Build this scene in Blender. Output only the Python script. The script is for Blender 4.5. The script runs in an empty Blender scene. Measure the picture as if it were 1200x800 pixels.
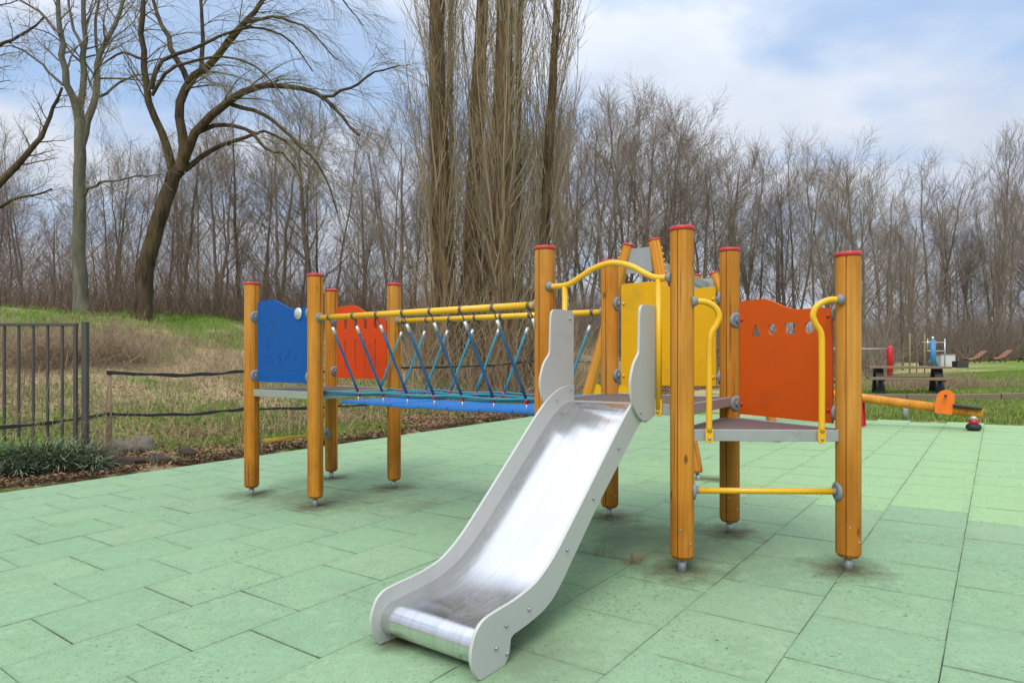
import bpy, math, random
import numpy as np
from mathutils import Vector, Matrix

# ------------------------------------------------------------------ camera, sky, sun, exposure
S = bpy.context.scene
COL = S.collection
H = 1.174                       # eye height above the paving at the camera
cam = bpy.data.cameras.new('camera'); camo = bpy.data.objects.new('camera', cam); COL.objects.link(camo)
camo.location = (0, 0, H); camo.rotation_euler = (math.radians(90), 0, 0)
cam.sensor_width = 36; cam.lens = 766.9 / 1200 * 36; cam.shift_y = 21 / 1200
cam.clip_start = 0.05; cam.clip_end = 3000
S.camera = camo
S.view_settings.view_transform = 'Standard'; S.view_settings.look = 'None'
S.view_settings.exposure = 0.62; S.view_settings.gamma = 1

SUN_EL, SUN_AZ = math.radians(50), math.radians(200)      # azimuth clockwise from +Y (behind the camera, a bit left)
W = bpy.data.worlds.new('World'); S.world = W; W.use_nodes = True
def world():
    nt = W.node_tree; nt.nodes.clear(); N = nt.nodes.new; L = nt.links.new
    out = N('ShaderNodeOutputWorld'); bg = N('ShaderNodeBackground'); L(bg.outputs[0], out.inputs[0])
    sky = N('ShaderNodeTexSky'); sky.sky_type = 'NISHITA'; sky.sun_disc = False
    sky.sun_elevation = SUN_EL; sky.sun_rotation = SUN_AZ; sky.air_density = 1.0; sky.dust_density = 0.6
    tc = N('ShaderNodeTexCoord'); sep = N('ShaderNodeSeparateXYZ'); L(tc.outputs['Generated'], sep.inputs[0])
    # clouds: a flat layer seen in perspective
    mx = N('ShaderNodeMath'); mx.operation = 'MAXIMUM'; L(sep.outputs[2], mx.inputs[0]); mx.inputs[1].default_value = 0.0
    ad = N('ShaderNodeMath'); ad.operation = 'ADD'; L(mx.outputs[0], ad.inputs[0]); ad.inputs[1].default_value = 0.22
    dv = N('ShaderNodeVectorMath'); dv.operation = 'DIVIDE'; L(tc.outputs['Generated'], dv.inputs[0])
    cmb = N('ShaderNodeCombineXYZ')
    for i in range(2): L(ad.outputs[0], cmb.inputs[i])
    cmb.inputs[2].default_value = 1
    L(cmb.outputs[0], dv.inputs[1])
    mp = N('ShaderNodeMapping'); L(dv.outputs[0], mp.inputs[0]); mp.inputs['Location'].default_value = (5.1, 2.6, 0); mp.inputs['Rotation'].default_value = (0, 0, 1.4)
    mp.inputs['Scale'].default_value = (1.0, 1.15, 0.2)
    n1 = N('ShaderNodeTexNoise'); L(mp.outputs[0], n1.inputs[0]); n1.inputs['Scale'].default_value = 1.6; n1.inputs['Detail'].default_value = 9; n1.inputs['Roughness'].default_value = 0.50; n1.inputs['Distortion'].default_value = 0.15
    r = N('ShaderNodeMapRange'); L(n1.outputs[0], r.inputs[0]); r.inputs[1].default_value = 0.35; r.inputs[2].default_value = 0.62; r.inputs[3].default_value = 0.12; r.interpolation_type = 'SMOOTHSTEP'
    # more cloud near the horizon
    hz = N('ShaderNodeMapRange'); L(sep.outputs[2], hz.inputs[0]); hz.inputs[1].default_value = 0.0; hz.inputs[2].default_value = 0.32; hz.inputs[3].default_value = 0.95; hz.inputs[4].default_value = 0.0
    mm = N('ShaderNodeMath'); mm.operation = 'ADD'; mm.use_clamp = True; L(r.outputs[0], mm.inputs[0]); L(hz.outputs[0], mm.inputs[1])
    ov = N('ShaderNodeMapRange'); L(sep.outputs[2], ov.inputs[0]); ov.inputs[1].default_value = 0.35; ov.inputs[2].default_value = 0.9; ov.inputs[3].default_value = 0.0; ov.inputs[4].default_value = 0.7
    mo = N('ShaderNodeMath'); mo.operation = 'ADD'; mo.use_clamp = True; L(mm.outputs[0], mo.inputs[0]); L(ov.outputs[0], mo.inputs[1]); mm = mo
    m2 = N('ShaderNodeMath'); m2.operation = 'MULTIPLY'; L(mm.outputs[0], m2.inputs[0]); m2.inputs[1].default_value = 0.9
    n2 = N('ShaderNodeTexNoise'); L(mp.outputs[0], n2.inputs[0]); n2.inputs['Scale'].default_value = 3.1; n2.inputs['Detail'].default_value = 6
    cr = N('ShaderNodeValToRGB'); L(n2.outputs[0], cr.inputs[0])
    cr.color_ramp.elements[0].position = 0.3; cr.color_ramp.elements[0].color = (0.36, 0.395, 0.46, 1)
    cr.color_ramp.elements[1].position = 0.66; cr.color_ramp.elements[1].color = (0.455, 0.475, 0.515, 1)
    sc = N('ShaderNodeVectorMath'); sc.operation = 'SCALE'; L(sky.outputs[0], sc.inputs[0]); sc.inputs['Scale'].default_value = 0.105
    tint = N('ShaderNodeMix'); tint.data_type = 'RGBA'; tint.inputs[0].default_value = 0.8; L(sc.outputs[0], tint.inputs[6]); tint.inputs[7].default_value = (0.25, 0.385, 0.60, 1)
    # overcast parts brighten towards the zenith, as a cloud layer does
    zz = N('ShaderNodeMath'); zz.operation = 'MULTIPLY_ADD'; z2 = N('ShaderNodeMath'); z2.operation = 'MULTIPLY'; L(mx.outputs[0], z2.inputs[0]); L(mx.outputs[0], z2.inputs[1]); L(z2.outputs[0], zz.inputs[0]); zz.inputs[1].default_value = 2.1; zz.inputs[2].default_value = 1.0
    cs = N('ShaderNodeVectorMath'); cs.operation = 'SCALE'; L(cr.outputs[0], cs.inputs[0]); L(zz.outputs[0], cs.inputs['Scale'])
    mix = N('ShaderNodeMix'); mix.data_type = 'RGBA'; L(m2.outputs[0], mix.inputs[0]); L(tint.outputs[2], mix.inputs[6]); L(cs.outputs[0], mix.inputs[7])
    L(mix.outputs[2], bg.inputs[0]); bg.inputs[1].default_value = 1.0
world()
sun = bpy.data.lights.new('sun', 'SUN'); sun.energy = 1.5; sun.angle = math.radians(32); sun.color = (1.0, 0.95, 0.88)
suno = bpy.data.objects.new('sun', sun); COL.objects.link(suno)
_d = Vector((math.sin(SUN_AZ) * math.cos(SUN_EL), math.cos(SUN_AZ) * math.cos(SUN_EL), math.sin(SUN_EL)))
suno.rotation_euler = _d.to_track_quat('Z', 'Y').to_euler(); suno.location = (0, -5, 20)
S.cycles.max_bounces = 6; S.cycles.transparent_max_bounces = 4

# ------------------------------------------------------------------ frames of the place
TH = 0.6384
EV = np.array([math.cos(TH), -math.sin(TH), 0.0])      # across the tile columns
DV = np.array([math.sin(TH), math.cos(TH), 0.0])       # along the tile columns, away from the camera
FPX = 766.9
def at(px, py, Y):
    return np.array([(px - 600) * Y / FPX, Y, H - (py - 421) * Y / FPX])
TU, TV = 0.5, 0.5127                                   # tile size across / along
U0, V0 = 0.6642, 7.6992
def tile_xy(U, V):
    p = EV * (U + U0) * TU + DV * (V + V0) * TV
    return p[0], p[1]
E0 = np.array([-5.05, 6.45])                           # a point on the left edge of the paving
def edge_w(x, y):                                      # distance left of the paving edge
    return -(x - E0[0]) * EV[0] - (y - E0[1]) * EV[1]
FAR0 = np.array([6.17, 11.54])
def far_w(x, y):                                       # distance beyond the far edge
    return (x - FAR0[0]) * DV[0] + (y - FAR0[1]) * DV[1]
WK = np.array([-30, 0, 1.2, 3, 6, 9, 12, 16, 400.]); ZK = np.array([0, 0, 0.06, 0.28, 1.05, 2.0, 2.62, 2.8, 2.8])
def smooth(x, y):
    return (np.sin(x * .9 + 1.3 * np.sin(y * .7)) * np.sin(y * .8 + 1.1 * np.sin(x * .6)) )
def ground_z(x, y):
    x = np.asarray(x, float); y = np.asarray(y, float)
    w = edge_w(x, y)
    m = np.interp(w, WK, ZK) * np.clip((140 - y) / 60, 0, 1)
    bump = 0.10 * smooth(x * 1.3, y * 1.3) + 0.025 * smooth(x * 4.1 + 3, y * 3.7) + 0.22 * smooth(x * .45, y * .4)
    k = np.clip(np.maximum(w, far_w(x, y)) / 2.0, 0, 1)
    k2 = np.clip(w / 6.0, 0.12, 1)
    return 0.0208 * np.clip(x, -60, 80) + m + bump * k * k2

# ------------------------------------------------------------------ materials
def principled(name, col, rough=0.6, metal=0.0, spec=None):
    m = bpy.data.materials.new(name); m.use_nodes = True
    b = m.node_tree.nodes['Principled BSDF']
    b.inputs['Base Color'].default_value = (*col, 1); b.inputs['Roughness'].default_value = rough; b.inputs['Metallic'].default_value = metal
    if spec is not None: b.inputs['Specular IOR Level'].default_value = spec
    return m
class NT:
    def __init__(s, m):
        s.nt = m.node_tree; s.b = s.nt.nodes['Principled BSDF']
    def n(s, t, **k):
        x = s.nt.nodes.new('ShaderNode' + t)
        for a, v in k.items(): setattr(x, a, v)
        return x
    def l(s, a, b): s.nt.links.new(a, b)
    def noise(s, vec, scale, detail=4, rough=.55, dist=0):
        x = s.n('TexNoise'); s.l(vec, x.inputs[0]); x.inputs['Scale'].default_value = scale; x.inputs['Detail'].default_value = detail
        x.inputs['Roughness'].default_value = rough; x.inputs['Distortion'].default_value = dist; return x.outputs[0]
    def rng(s, v, a, b, c=0., d=1.):
        x = s.n('MapRange'); s.l(v, x.inputs[0])
        for i, q in enumerate((a, b, c, d)): x.inputs[i + 1].default_value = q
        return x.outputs[0]
    def mix(s, f, a, b, mode='MIX'):
        x = s.n('Mix', data_type='RGBA', blend_type=mode)
        for i, q in ((0, f), (6, a), (7, b)):
            if hasattr(q, 'is_output') or isinstance(q, bpy.types.NodeSocket): s.l(q, x.inputs[i])
            elif i == 0: x.inputs[0].default_value = q
            else: x.inputs[i].default_value = (*q, 1)
        return x.outputs[2]
    def math(s, op, a, b=None, clamp=False):
        x = s.n('Math', operation=op); x.use_clamp = clamp
        for i, q in enumerate((a, b)):
            if q is None: continue
            if isinstance(q, bpy.types.NodeSocket): s.l(q, x.inputs[i])
            else: x.inputs[i].default_value = q
        return x.outputs[0]
    def mapping(s, vec, scale=(1, 1, 1), loc=(0, 0, 0), rot=(0, 0, 0)):
        x = s.n('Mapping'); s.l(vec, x.inputs[0]); x.inputs['Scale'].default_value = scale; x.inputs['Location'].default_value = loc; x.inputs['Rotation'].default_value = rot
        return x.outputs[0]
    def bump(s, h, strength=.3, dist=.01):
        x = s.n('Bump'); s.l(h, x.inputs['Height']); x.inputs['Strength'].default_value = strength; x.inputs['Distance'].default_value = dist
        s.l(x.outputs[0], s.b.inputs['Normal'])
    @property
    def pos(s): return s.n('NewGeometry').outputs['Position']
    @property
    def obj(s): return s.n('TexCoord').outputs['Object']
    @property
    def island(s): return s.n('NewGeometry').outputs['Random Per Island']

def worn(name, col, rough=.45, amt=.25, scale=14, metal=0., dirt=(.10, .085, .05), dirt_amt=.35, bump=.06, coat=0):
    m = principled(name, col, rough, metal); t = NT(m)
    n1 = t.noise(t.pos, scale, 6, .6); n2 = t.noise(t.pos, scale * 6, 3)
    c = t.mix(t.rng(n1, .35, .7, 0, amt), col, tuple(x * .72 for x in col))
    c = t.mix(t.rng(t.noise(t.pos, scale * .55, 8, .7), .56, .74, 0, dirt_amt), c, dirt)
    t.l(c, t.b.inputs['Base Color'])
    t.l(t.rng(n2, .3, .7, rough - .08, rough + .14), t.b.inputs['Roughness'])
    if bump: t.bump(n2, bump, .004)
    if coat: t.b.inputs['Coat Weight'].default_value = coat
    return m

def wood_post_mat(name, a, b, dark):
    m = principled(name, a, .55); t = NT(m)
    oi = t.n('ObjectInfo').outputs['Random']
    off = t.n('CombineXYZ'); t.l(t.math('MULTIPLY', oi, 37.), off.inputs[2]); t.l(t.math('MULTIPLY', oi, 11.), off.inputs[0])
    va = t.n('VectorMath', operation='ADD'); t.l(t.obj, va.inputs[0]); t.l(off.outputs[0], va.inputs[1]); v = va.outputs[0]
    g = t.noise(t.mapping(v, (34, 34, .9)), 1.0, 6, .6, 1.2)
    fine = t.noise(t.mapping(v, (160, 160, 4)), 1.0, 4, .6)
    big = t.noise(t.mapping(v, (5, 5, 2.2)), 1.0, 4, .6)
    c = t.mix(t.rng(g, .34, .66), a, b)
    c = t.mix(t.rng(big, .42, .68, 0, .45), c, tuple(x * .6 for x in b))
    c = t.mix(t.rng(fine, .60, .72, 0, .55), c, dark)
    crack = t.noise(t.mapping(v, (60, 60, 1.3)), 1.0, 2, .4)
    c = t.mix(t.rng(crack, .655, .695, 0, .85), c, dark)
    c = t.mix(t.math('MULTIPLY', t.rng(oi, 0., 1.), .22), c, tuple(x * .7 for x in a))
    fade = t.noise(t.mapping(v, (3, 3, .8)), 1.0, 5, .6)
    c = t.mix(t.rng(fade, .48, .68, 0, .4), c, (.62, .34, .085))
    vor = t.n('TexVoronoi'); t.l(t.mapping(v, (7, 7, 3.1)), vor.inputs[0]); vor.inputs['Scale'].default_value = 1
    knot = t.rng(vor.outputs['Distance'], .05, .10, .75, 0)
    c = t.mix(knot, c, dark)
    # weathering and splash dirt that thickens towards the foot of the post
    z = t.n('SeparateXYZ'); t.l(t.obj, z.inputs[0])
    low = t.math('MULTIPLY', t.rng(z.outputs[2], .05, .75, 1, 0), t.rng(big, .3, .6))
    c = t.mix(t.math('MULTIPLY', low, .55), c, tuple(x * .5 for x in b))
    t.l(c, t.b.inputs['Base Color']); t.bump(fine, .18, .004)
    t.l(t.rng(g, .3, .7, .48, .66), t.b.inputs['Roughness'])
    return m

M = {}
def lowspec(*n):
    for k in n: M[k].node_tree.nodes['Principled BSDF'].inputs['Specular IOR Level'].default_value = .25
M['wood'] = wood_post_mat('larch_wood', (.64, .265, .026), (.45, .150, .010), (.07, .024, .008))
M['pole_wood'] = wood_post_mat('pole_wood', (.74, .315, .030), (.58, .21, .018), (.12, .04, .01))
M['red_cap'] = worn('red_cap_plastic', (.52, .028, .034), .42, .3, 20, dirt=(.35, .08, .07), dirt_amt=.3)
M['yellow'] = worn('yellow_enamel', (.80, .43, .012), .3, .18, 9, dirt=(.28, .16, .03), dirt_amt=.35, bump=.03)
M['zinc'] = worn('zinc_steel', (.42, .43, .44), .42, .35, 60, metal=.75, dirt=(.16, .15, .13), dirt_amt=.4)
M['clamp'] = worn('clamp_plastic', (.22, .23, .24), .55, .35, 40, dirt=(.09, .09, .08), dirt_amt=.5)
M['blue_panel'] = worn('blue_panel', (.002, .080, .31), .5, .18, 6, dirt=(.05, .09, .16), dirt_amt=.35)
M['orange_panel'] = worn('orange_panel', (.60, .085, .002), .52, .2, 5, dirt=(.30, .045, .012), dirt_amt=.5)
M['red_panel'] = worn('red_orange_panel', (.64, .060, .004), .52, .2, 5, dirt=(.28, .04, .015), dirt_amt=.5)
M['yellow_panel'] = worn('yellow_panel', (.70, .36, .003), .5, .2, 5, dirt=(.30, .20, .03), dirt_amt=.5)
M['grey_sheet'] = worn('pale_grey_sheet', (.47, .47, .445), .42, .14, 4, dirt=(.25, .25, .19), dirt_amt=.35)
M['sheet_edge'] = worn('dark_sheet_edge', (.12, .12, .12), .6)
M['alu'] = worn('deck_frame_metal', (.36, .36, .355), .5, .4, 12, metal=.25, dirt=(.15, .14, .12), dirt_amt=.55)
M['alu_green'] = worn('algae_deck_frame', (.30, .33, .27), .6, .5, 10, metal=.1, dirt=(.13, .18, .08), dirt_amt=.7)
M['deck_top'] = worn('deck_board', (.115, .092, .092), .62, .5, 25, dirt=(.24, .22, .20), dirt_amt=.4)
M['rope_blue'] = worn('dark_blue_rope', (.010, .085, .21), .7, .4, 120)
M['rope_teal'] = worn('teal_rope', (.03, .22, .29), .7, .4, 120)
M['ferrule'] = worn('ferrule_metal', (.62, .62, .61), .3, .2, 60, metal=.6)
M['hook'] = worn('hook_steel', (.14, .13, .11), .5, .3, 60, metal=.5)
M['red_ball'] = worn('red_connector', (.50, .015, .035), .4, .2, 60)
M['plank_blue'] = worn('blue_plank', (.022, .17, .50), .45, .3, 12, dirt=(.10, .16, .25), dirt_amt=.5)
M['black'] = worn('black_rubber', (.02, .02, .022), .6, .3, 30)
M['dark_iron'] = worn('dark_iron', (.070, .068, .060), .7, .5, 22, metal=.0, dirt=(.17, .095, .05), dirt_amt=.8)
M['bright_red'] = worn('bright_red_paint', (.55, .008, .012), .4)
M['bright_orange'] = worn('bright_orange_plastic', (.86, .17, .008), .45, .2, 10)
M['table_wood'] = worn('table_wood', (.23, .155, .095), .7, .4, 12)
M['weathered_wood'] = worn('weathered_wood', (.20, .145, .10), .8, .4, 12)
M['stake_wood'] = worn('stake_wood', (.30, .21, .12), .8, .4, 12)
M['white_paint'] = worn('white_box_paint', (.60, .60, .57), .6)
M['machine_blue'] = worn('machine_blue', (.06, .25, .48), .45)
M['lounger_wood'] = worn('lounger_wood', (.27, .12, .065), .7)
M['stone'] = worn('field_stone', (.17, .15, .115), .9, .5, 14, dirt=(.07, .08, .04), dirt_amt=.6, bump=.5)
M['clod'] = worn('dark_clod', (.045, .032, .024), .95, .5, 22, bump=.6)

lowspec('blue_panel', 'orange_panel', 'red_panel', 'yellow_panel', 'wood', 'pole_wood', 'plank_blue')
def brushed():
    m = principled('brushed_stainless', (.60, .60, .605), .24, 1.0); t = NT(m)
    # brushed along the slide: stretch noise along DV
    v = t.mapping(t.pos, (1, 1, 1), rot=(0, 0, TH))
    g = t.noise(t.mapping(v, (420, 3, 3)), 1.0, 3, .5)
    sm = t.noise(t.mapping(v, (5, 3, 3)), 1.0, 7, .7, .6)
    r = t.math('ADD', t.rng(g, .3, .7, .14, .24), t.rng(sm, .45, .72, 0, .14))
    t.l(r, t.b.inputs['Roughness'])
    c = t.mix(t.rng(t.noise(t.mapping(v, (38, 1.2, 1.2)), 1.0, 5, .6), .38, .64), (.75, .75, .75), (.66, .66, .665))
    sc = t.noise(t.mapping(v, (600, 9, 9)), 1.0, 2, .5)
    c = t.mix(t.rng(sc, .62, .74, 0, .5), c, (.32, .32, .33))
    t.l(c, t.b.inputs['Base Color']); t.b.inputs['Anisotropic'].default_value = .35
    return m
M['stainless'] = brushed()

POSTS = {1: (-2.349, 5.907), 2: (-1.618, 5.385), 3: (-1.85, 6.70), 4: (-1.105, 6.13), 5: (.205, 4.10), 6: (.721, 4.83), 7: (.929, 3.575), 8: (1.444, 4.343), 9: (1.82, 3.542)}
PTOP = {1: 1.867, 2: 1.876, 3: 1.89, 4: 1.885, 5: 1.88, 6: 1.905, 7: 1.897, 8: 1.91, 9: 1.752}

def tile_mat():
    m = principled('green_rubber_granulate', (.27, .45, .29), .9, spec=.25); t = NT(m)
    p = t.pos
    # tile coordinates
    v = t.mapping(p, (1, 1, 1), rot=(0, 0, TH)); sp = t.n('SeparateXYZ'); t.l(v, sp.inputs[0])
    u = t.math('SUBTRACT', t.math('DIVIDE', sp.outputs[0], TU), U0)
    vv = t.math('SUBTRACT', t.math('DIVIDE', sp.outputs[1], TV), V0)
    fu = t.math('FLOOR', u); par = t.math('MULTIPLY', t.math('MODULO', t.math('ADD', fu, 101.), 2.), .5)
    fv = t.math('FLOOR', t.math('ADD', vv, par))
    cb = t.n('CombineXYZ'); t.l(fu, cb.inputs[0]); t.l(fv, cb.inputs[1])
    wn = t.n('TexWhiteNoise', noise_dimensions='2D'); t.l(cb.outputs[0], wn.inputs[0])
    c = t.mix(wn.outputs[0], (.225, .368, .208), (.268, .395, .222))
    blot = t.noise(p, 1.1, 6, .6, .3)
    c = t.mix(t.rng(blot, .44, .68, 0, .5), c, (.265, .37, .235))
    blot2 = t.noise(t.mapping(p, loc=(7, 3, 0)), 2.6, 8, .7)
    c = t.mix(t.rng(blot2, .50, .70, 0, .62), c, (.195, .29, .17))
    # lighter, yellower batch of tiles towards the back right
    yb = t.rng(t.math('ADD', t.math('SUBTRACT', fv, par), t.math('MULTIPLY', wn.outputs[0], .4)), 2.9, 3.0)
    ub = t.rng(u, -9., -1.5, .25, 1)
    c = t.mix(t.math('MULTIPLY', t.math('MULTIPLY', yb, ub), .85), c, (.345, .52, .235))
    mot = t.noise(t.mapping(p, loc=(3, 8, 2)), 26, 6, .75)
    c = t.mix(t.rng(mot, .42, .66, 0, .42), c, (.20, .33, .19))
    lightm = t.noise(t.mapping(p, loc=(13, 1, 2)), 17, 6, .75)
    c = t.mix(t.rng(lightm, .50, .70, 0, .35), c, (.40, .53, .33))
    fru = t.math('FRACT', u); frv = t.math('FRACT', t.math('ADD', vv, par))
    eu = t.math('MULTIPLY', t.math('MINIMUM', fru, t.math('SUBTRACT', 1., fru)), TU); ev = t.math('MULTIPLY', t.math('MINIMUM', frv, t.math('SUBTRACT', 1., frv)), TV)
    en = t.rng(t.noise(p, 5, 6, .75), .40, .60, .15, 1.)  # dirt bands along tile edges, painted in to draw the joint shading too
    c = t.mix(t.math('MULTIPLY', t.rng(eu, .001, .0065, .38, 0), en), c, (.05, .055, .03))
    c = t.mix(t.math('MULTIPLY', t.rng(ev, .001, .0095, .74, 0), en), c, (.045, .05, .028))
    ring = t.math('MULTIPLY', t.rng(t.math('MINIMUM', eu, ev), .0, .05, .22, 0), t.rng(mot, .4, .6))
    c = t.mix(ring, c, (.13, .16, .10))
    # granules
    gr = t.n('TexVoronoi'); t.l(p, gr.inputs[0]); gr.inputs['Scale'].default_value = 260
    c = t.mix(t.rng(gr.outputs['Color'], .0, 1., 0, .30), c, (.15, .26, .17))
    sp2 = t.noise(t.mapping(p, loc=(1, 9, 4)), 95, 3, .6)
    c = t.mix(t.rng(sp2, .57, .68, 0, .65), c, (.10, .16, .10))
    patch = t.rng(t.noise(t.mapping(p, loc=(2, 4, 1)), 1.7, 5, .65), .44, .62)
    pits = t.rng(t.noise(p, 48, 4, .7), .585, .66)
    c = t.mix(t.math('MULTIPLY', t.math('MULTIPLY', patch, pits), .95), c, (.07, .085, .05))
    # irregular dirt stains at posts; painted contact shade there and under decks and slide
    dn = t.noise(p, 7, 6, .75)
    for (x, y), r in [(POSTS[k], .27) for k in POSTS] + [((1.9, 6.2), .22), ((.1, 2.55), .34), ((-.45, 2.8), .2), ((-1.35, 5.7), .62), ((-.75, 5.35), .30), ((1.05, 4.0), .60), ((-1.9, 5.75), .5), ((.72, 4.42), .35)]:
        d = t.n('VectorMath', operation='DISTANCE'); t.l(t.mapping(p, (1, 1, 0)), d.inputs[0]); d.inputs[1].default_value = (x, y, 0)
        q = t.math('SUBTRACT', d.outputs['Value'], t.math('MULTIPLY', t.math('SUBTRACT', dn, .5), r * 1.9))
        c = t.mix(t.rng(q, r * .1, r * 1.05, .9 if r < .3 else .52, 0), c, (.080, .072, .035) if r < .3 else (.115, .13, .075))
    t.l(c, t.b.inputs['Base Color'])
    t.bump(gr.outputs['Distance'], .35, .003)
    return m
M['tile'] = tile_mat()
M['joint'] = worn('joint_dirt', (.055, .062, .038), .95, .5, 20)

def soil_mat():
    m = principled('meadow_ground', (.1, .1, .05), .95, spec=.1); t = NT(m); p = t.pos
    v = t.mapping(p, rot=(0, 0, TH)); sp = t.n('SeparateXYZ'); t.l(v, sp.inputs[0])
    e0 = float(E0[0] * EV[0] + E0[1] * EV[1])
    w = t.math('MULTIPLY', t.math('SUBTRACT', sp.outputs[0], e0), -1.)       # distance left of the paving
    n = t.noise(p, .55, 6, .6); n2 = t.noise(p, 3.3, 6, .65); n3 = t.noise(p, 24, 5, .7)
    grass = t.mix(t.rng(n3, .35, .65), (.085, .16, .022), (.18, .25, .05))
    straw = t.mix(t.rng(n3, .35, .65), (.26, .19, .09), (.52, .42, .25))
    litter = t.mix(t.rng(n3, .38, .62), (.05, .030, .020), (.24, .15, .095))
    gw = t.math('ADD', t.noise(p, .45, 5, .6), t.math('MULTIPLY', t.rng(w, 7.5, 10.5, 0, 1), -.14))
    gw = t.math('ADD', gw, t.math('MULTIPLY', t.math('MULTIPLY', t.rng(w, 1.8, 2.6), t.rng(w, 3.6, 4.6, 1, 0)), -.10))
    gw = t.math('ADD', gw, t.math('MULTIPLY', t.math('SUBTRACT', n2, .5), .3))
    gw = t.math('ADD', gw, t.rng(w, -9., -4., -.16, 0))
    c = t.mix(t.rng(gw, .42, .50), grass, straw)
    # leaf litter strip by the paving and under the poplars
    wl = t.math('ADD', w, t.math('MULTIPLY', t.math('SUBTRACT', n, .5), 3.))
    strip = t.math('MULTIPLY', t.rng(wl, -.2, .1), t.rng(wl, 2.2, 3.4, 1, 0))
    c = t.mix(t.math('MULTIPLY', strip, t.rng(n2, .40, .52, .95, .5)), c, litter)
    brush = t.math('MULTIPLY', t.rng(wl, 3.6, 5.), t.rng(wl, 8.5, 10., 1, 0))
    c = t.mix(t.math('MULTIPLY', brush, t.rng(t.noise(p, .8, 4), .42, .58, .1, .8)), c, t.mix(t.rng(n3, .35, .65), (.15, .098, .058), (.44, .33, .21)))
    # woodland floor
    far = t.rng(w, 14.5, 18.)
    c = t.mix(far, c, litter)
    t.l(c, t.b.inputs['Base Color']); t.bump(n3, .5, .03)
    return m
M['soil'] = soil_mat()

def bark(name, a, b, moss=(.10, .12, .03), ma=.0, sc=9):
    m = principled(name, a, .9, spec=.15); t = NT(m); v = t.obj
    n = t.noise(t.mapping(v, (sc, sc, sc * .22)), 1., 6, .65, .6); n2 = t.noise(v, 1.1, 4)
    c = t.mix(t.rng(n, .36, .64), a, b)
    c = t.mix(t.rng(n2, .45, .68, 0, ma), c, moss)
    t.l(c, t.b.inputs['Base Color']); t.bump(n, .9, .05); return m
def twig(name, a, b):
    m = principled(name, a, .85, spec=.15); t = NT(m)
    c = t.mix(t.island, a, b); t.l(c, t.b.inputs['Base Color']); return m
M['bark_dark'] = bark('dark_mossy_bark', (.038, .027, .019), (.125, .090, .058), (.13, .10, .03), .5, 7)
M['bark_grey'] = bark('grey_green_bark', (.115, .105, .080), (.22, .20, .155), (.14, .15, .07), .5, 7)
M['bark_poplar'] = bark('poplar_bark', (.040, .025, .014), (.20, .125, .068), (.16, .12, .05), .5, 5)
M['bark_far'] = bark('far_bark', (.13, .108, .088), (.25, .21, .17), (.13, .13, .075), .4, 4)
M['twig_grey'] = twig('grey_twigs', (.155, .122, .090), (.33, .262, .195))
M['twig_far'] = twig('far_twigs', (.165, .130, .100), (.32, .255, .200))
M['twig_olive'] = twig('olive_twigs', (.14, .122, .062), (.28, .24, .13))
M['twig_poplar'] = twig('poplar_twigs', (.20, .15, .088), (.45, .355, .225))
M['twig_dry'] = twig('dry_stems', (.17, .112, .072), (.44, .335, .23))
M['twig_brush'] = twig('brush_stems', (.13, .090, .062), (.30, .22, .155))
M['twig_bush'] = twig('bush_twigs', (.26, .18, .115), (.50, .38, .26))
M['grass'] = twig('green_grass_blades', (.085, .17, .020), (.24, .31, .07))
M['grass_bright'] = twig('bright_grass_blades', (.09, .20, .018), (.20, .34, .05))
M['straw'] = twig('dry_grass_blades', (.23, .175, .085), (.48, .39, .23))
M['leaf'] = twig('dead_leaves', (.085, .045, .026), (.36, .215, .13))
M['leaf_dark'] = twig('crumbled_leaves', (.045, .030, .020), (.20, .13, .08))
M['sedge'] = twig('sedge_blades', (.030, .055, .028), (.26, .30, .19))

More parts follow.
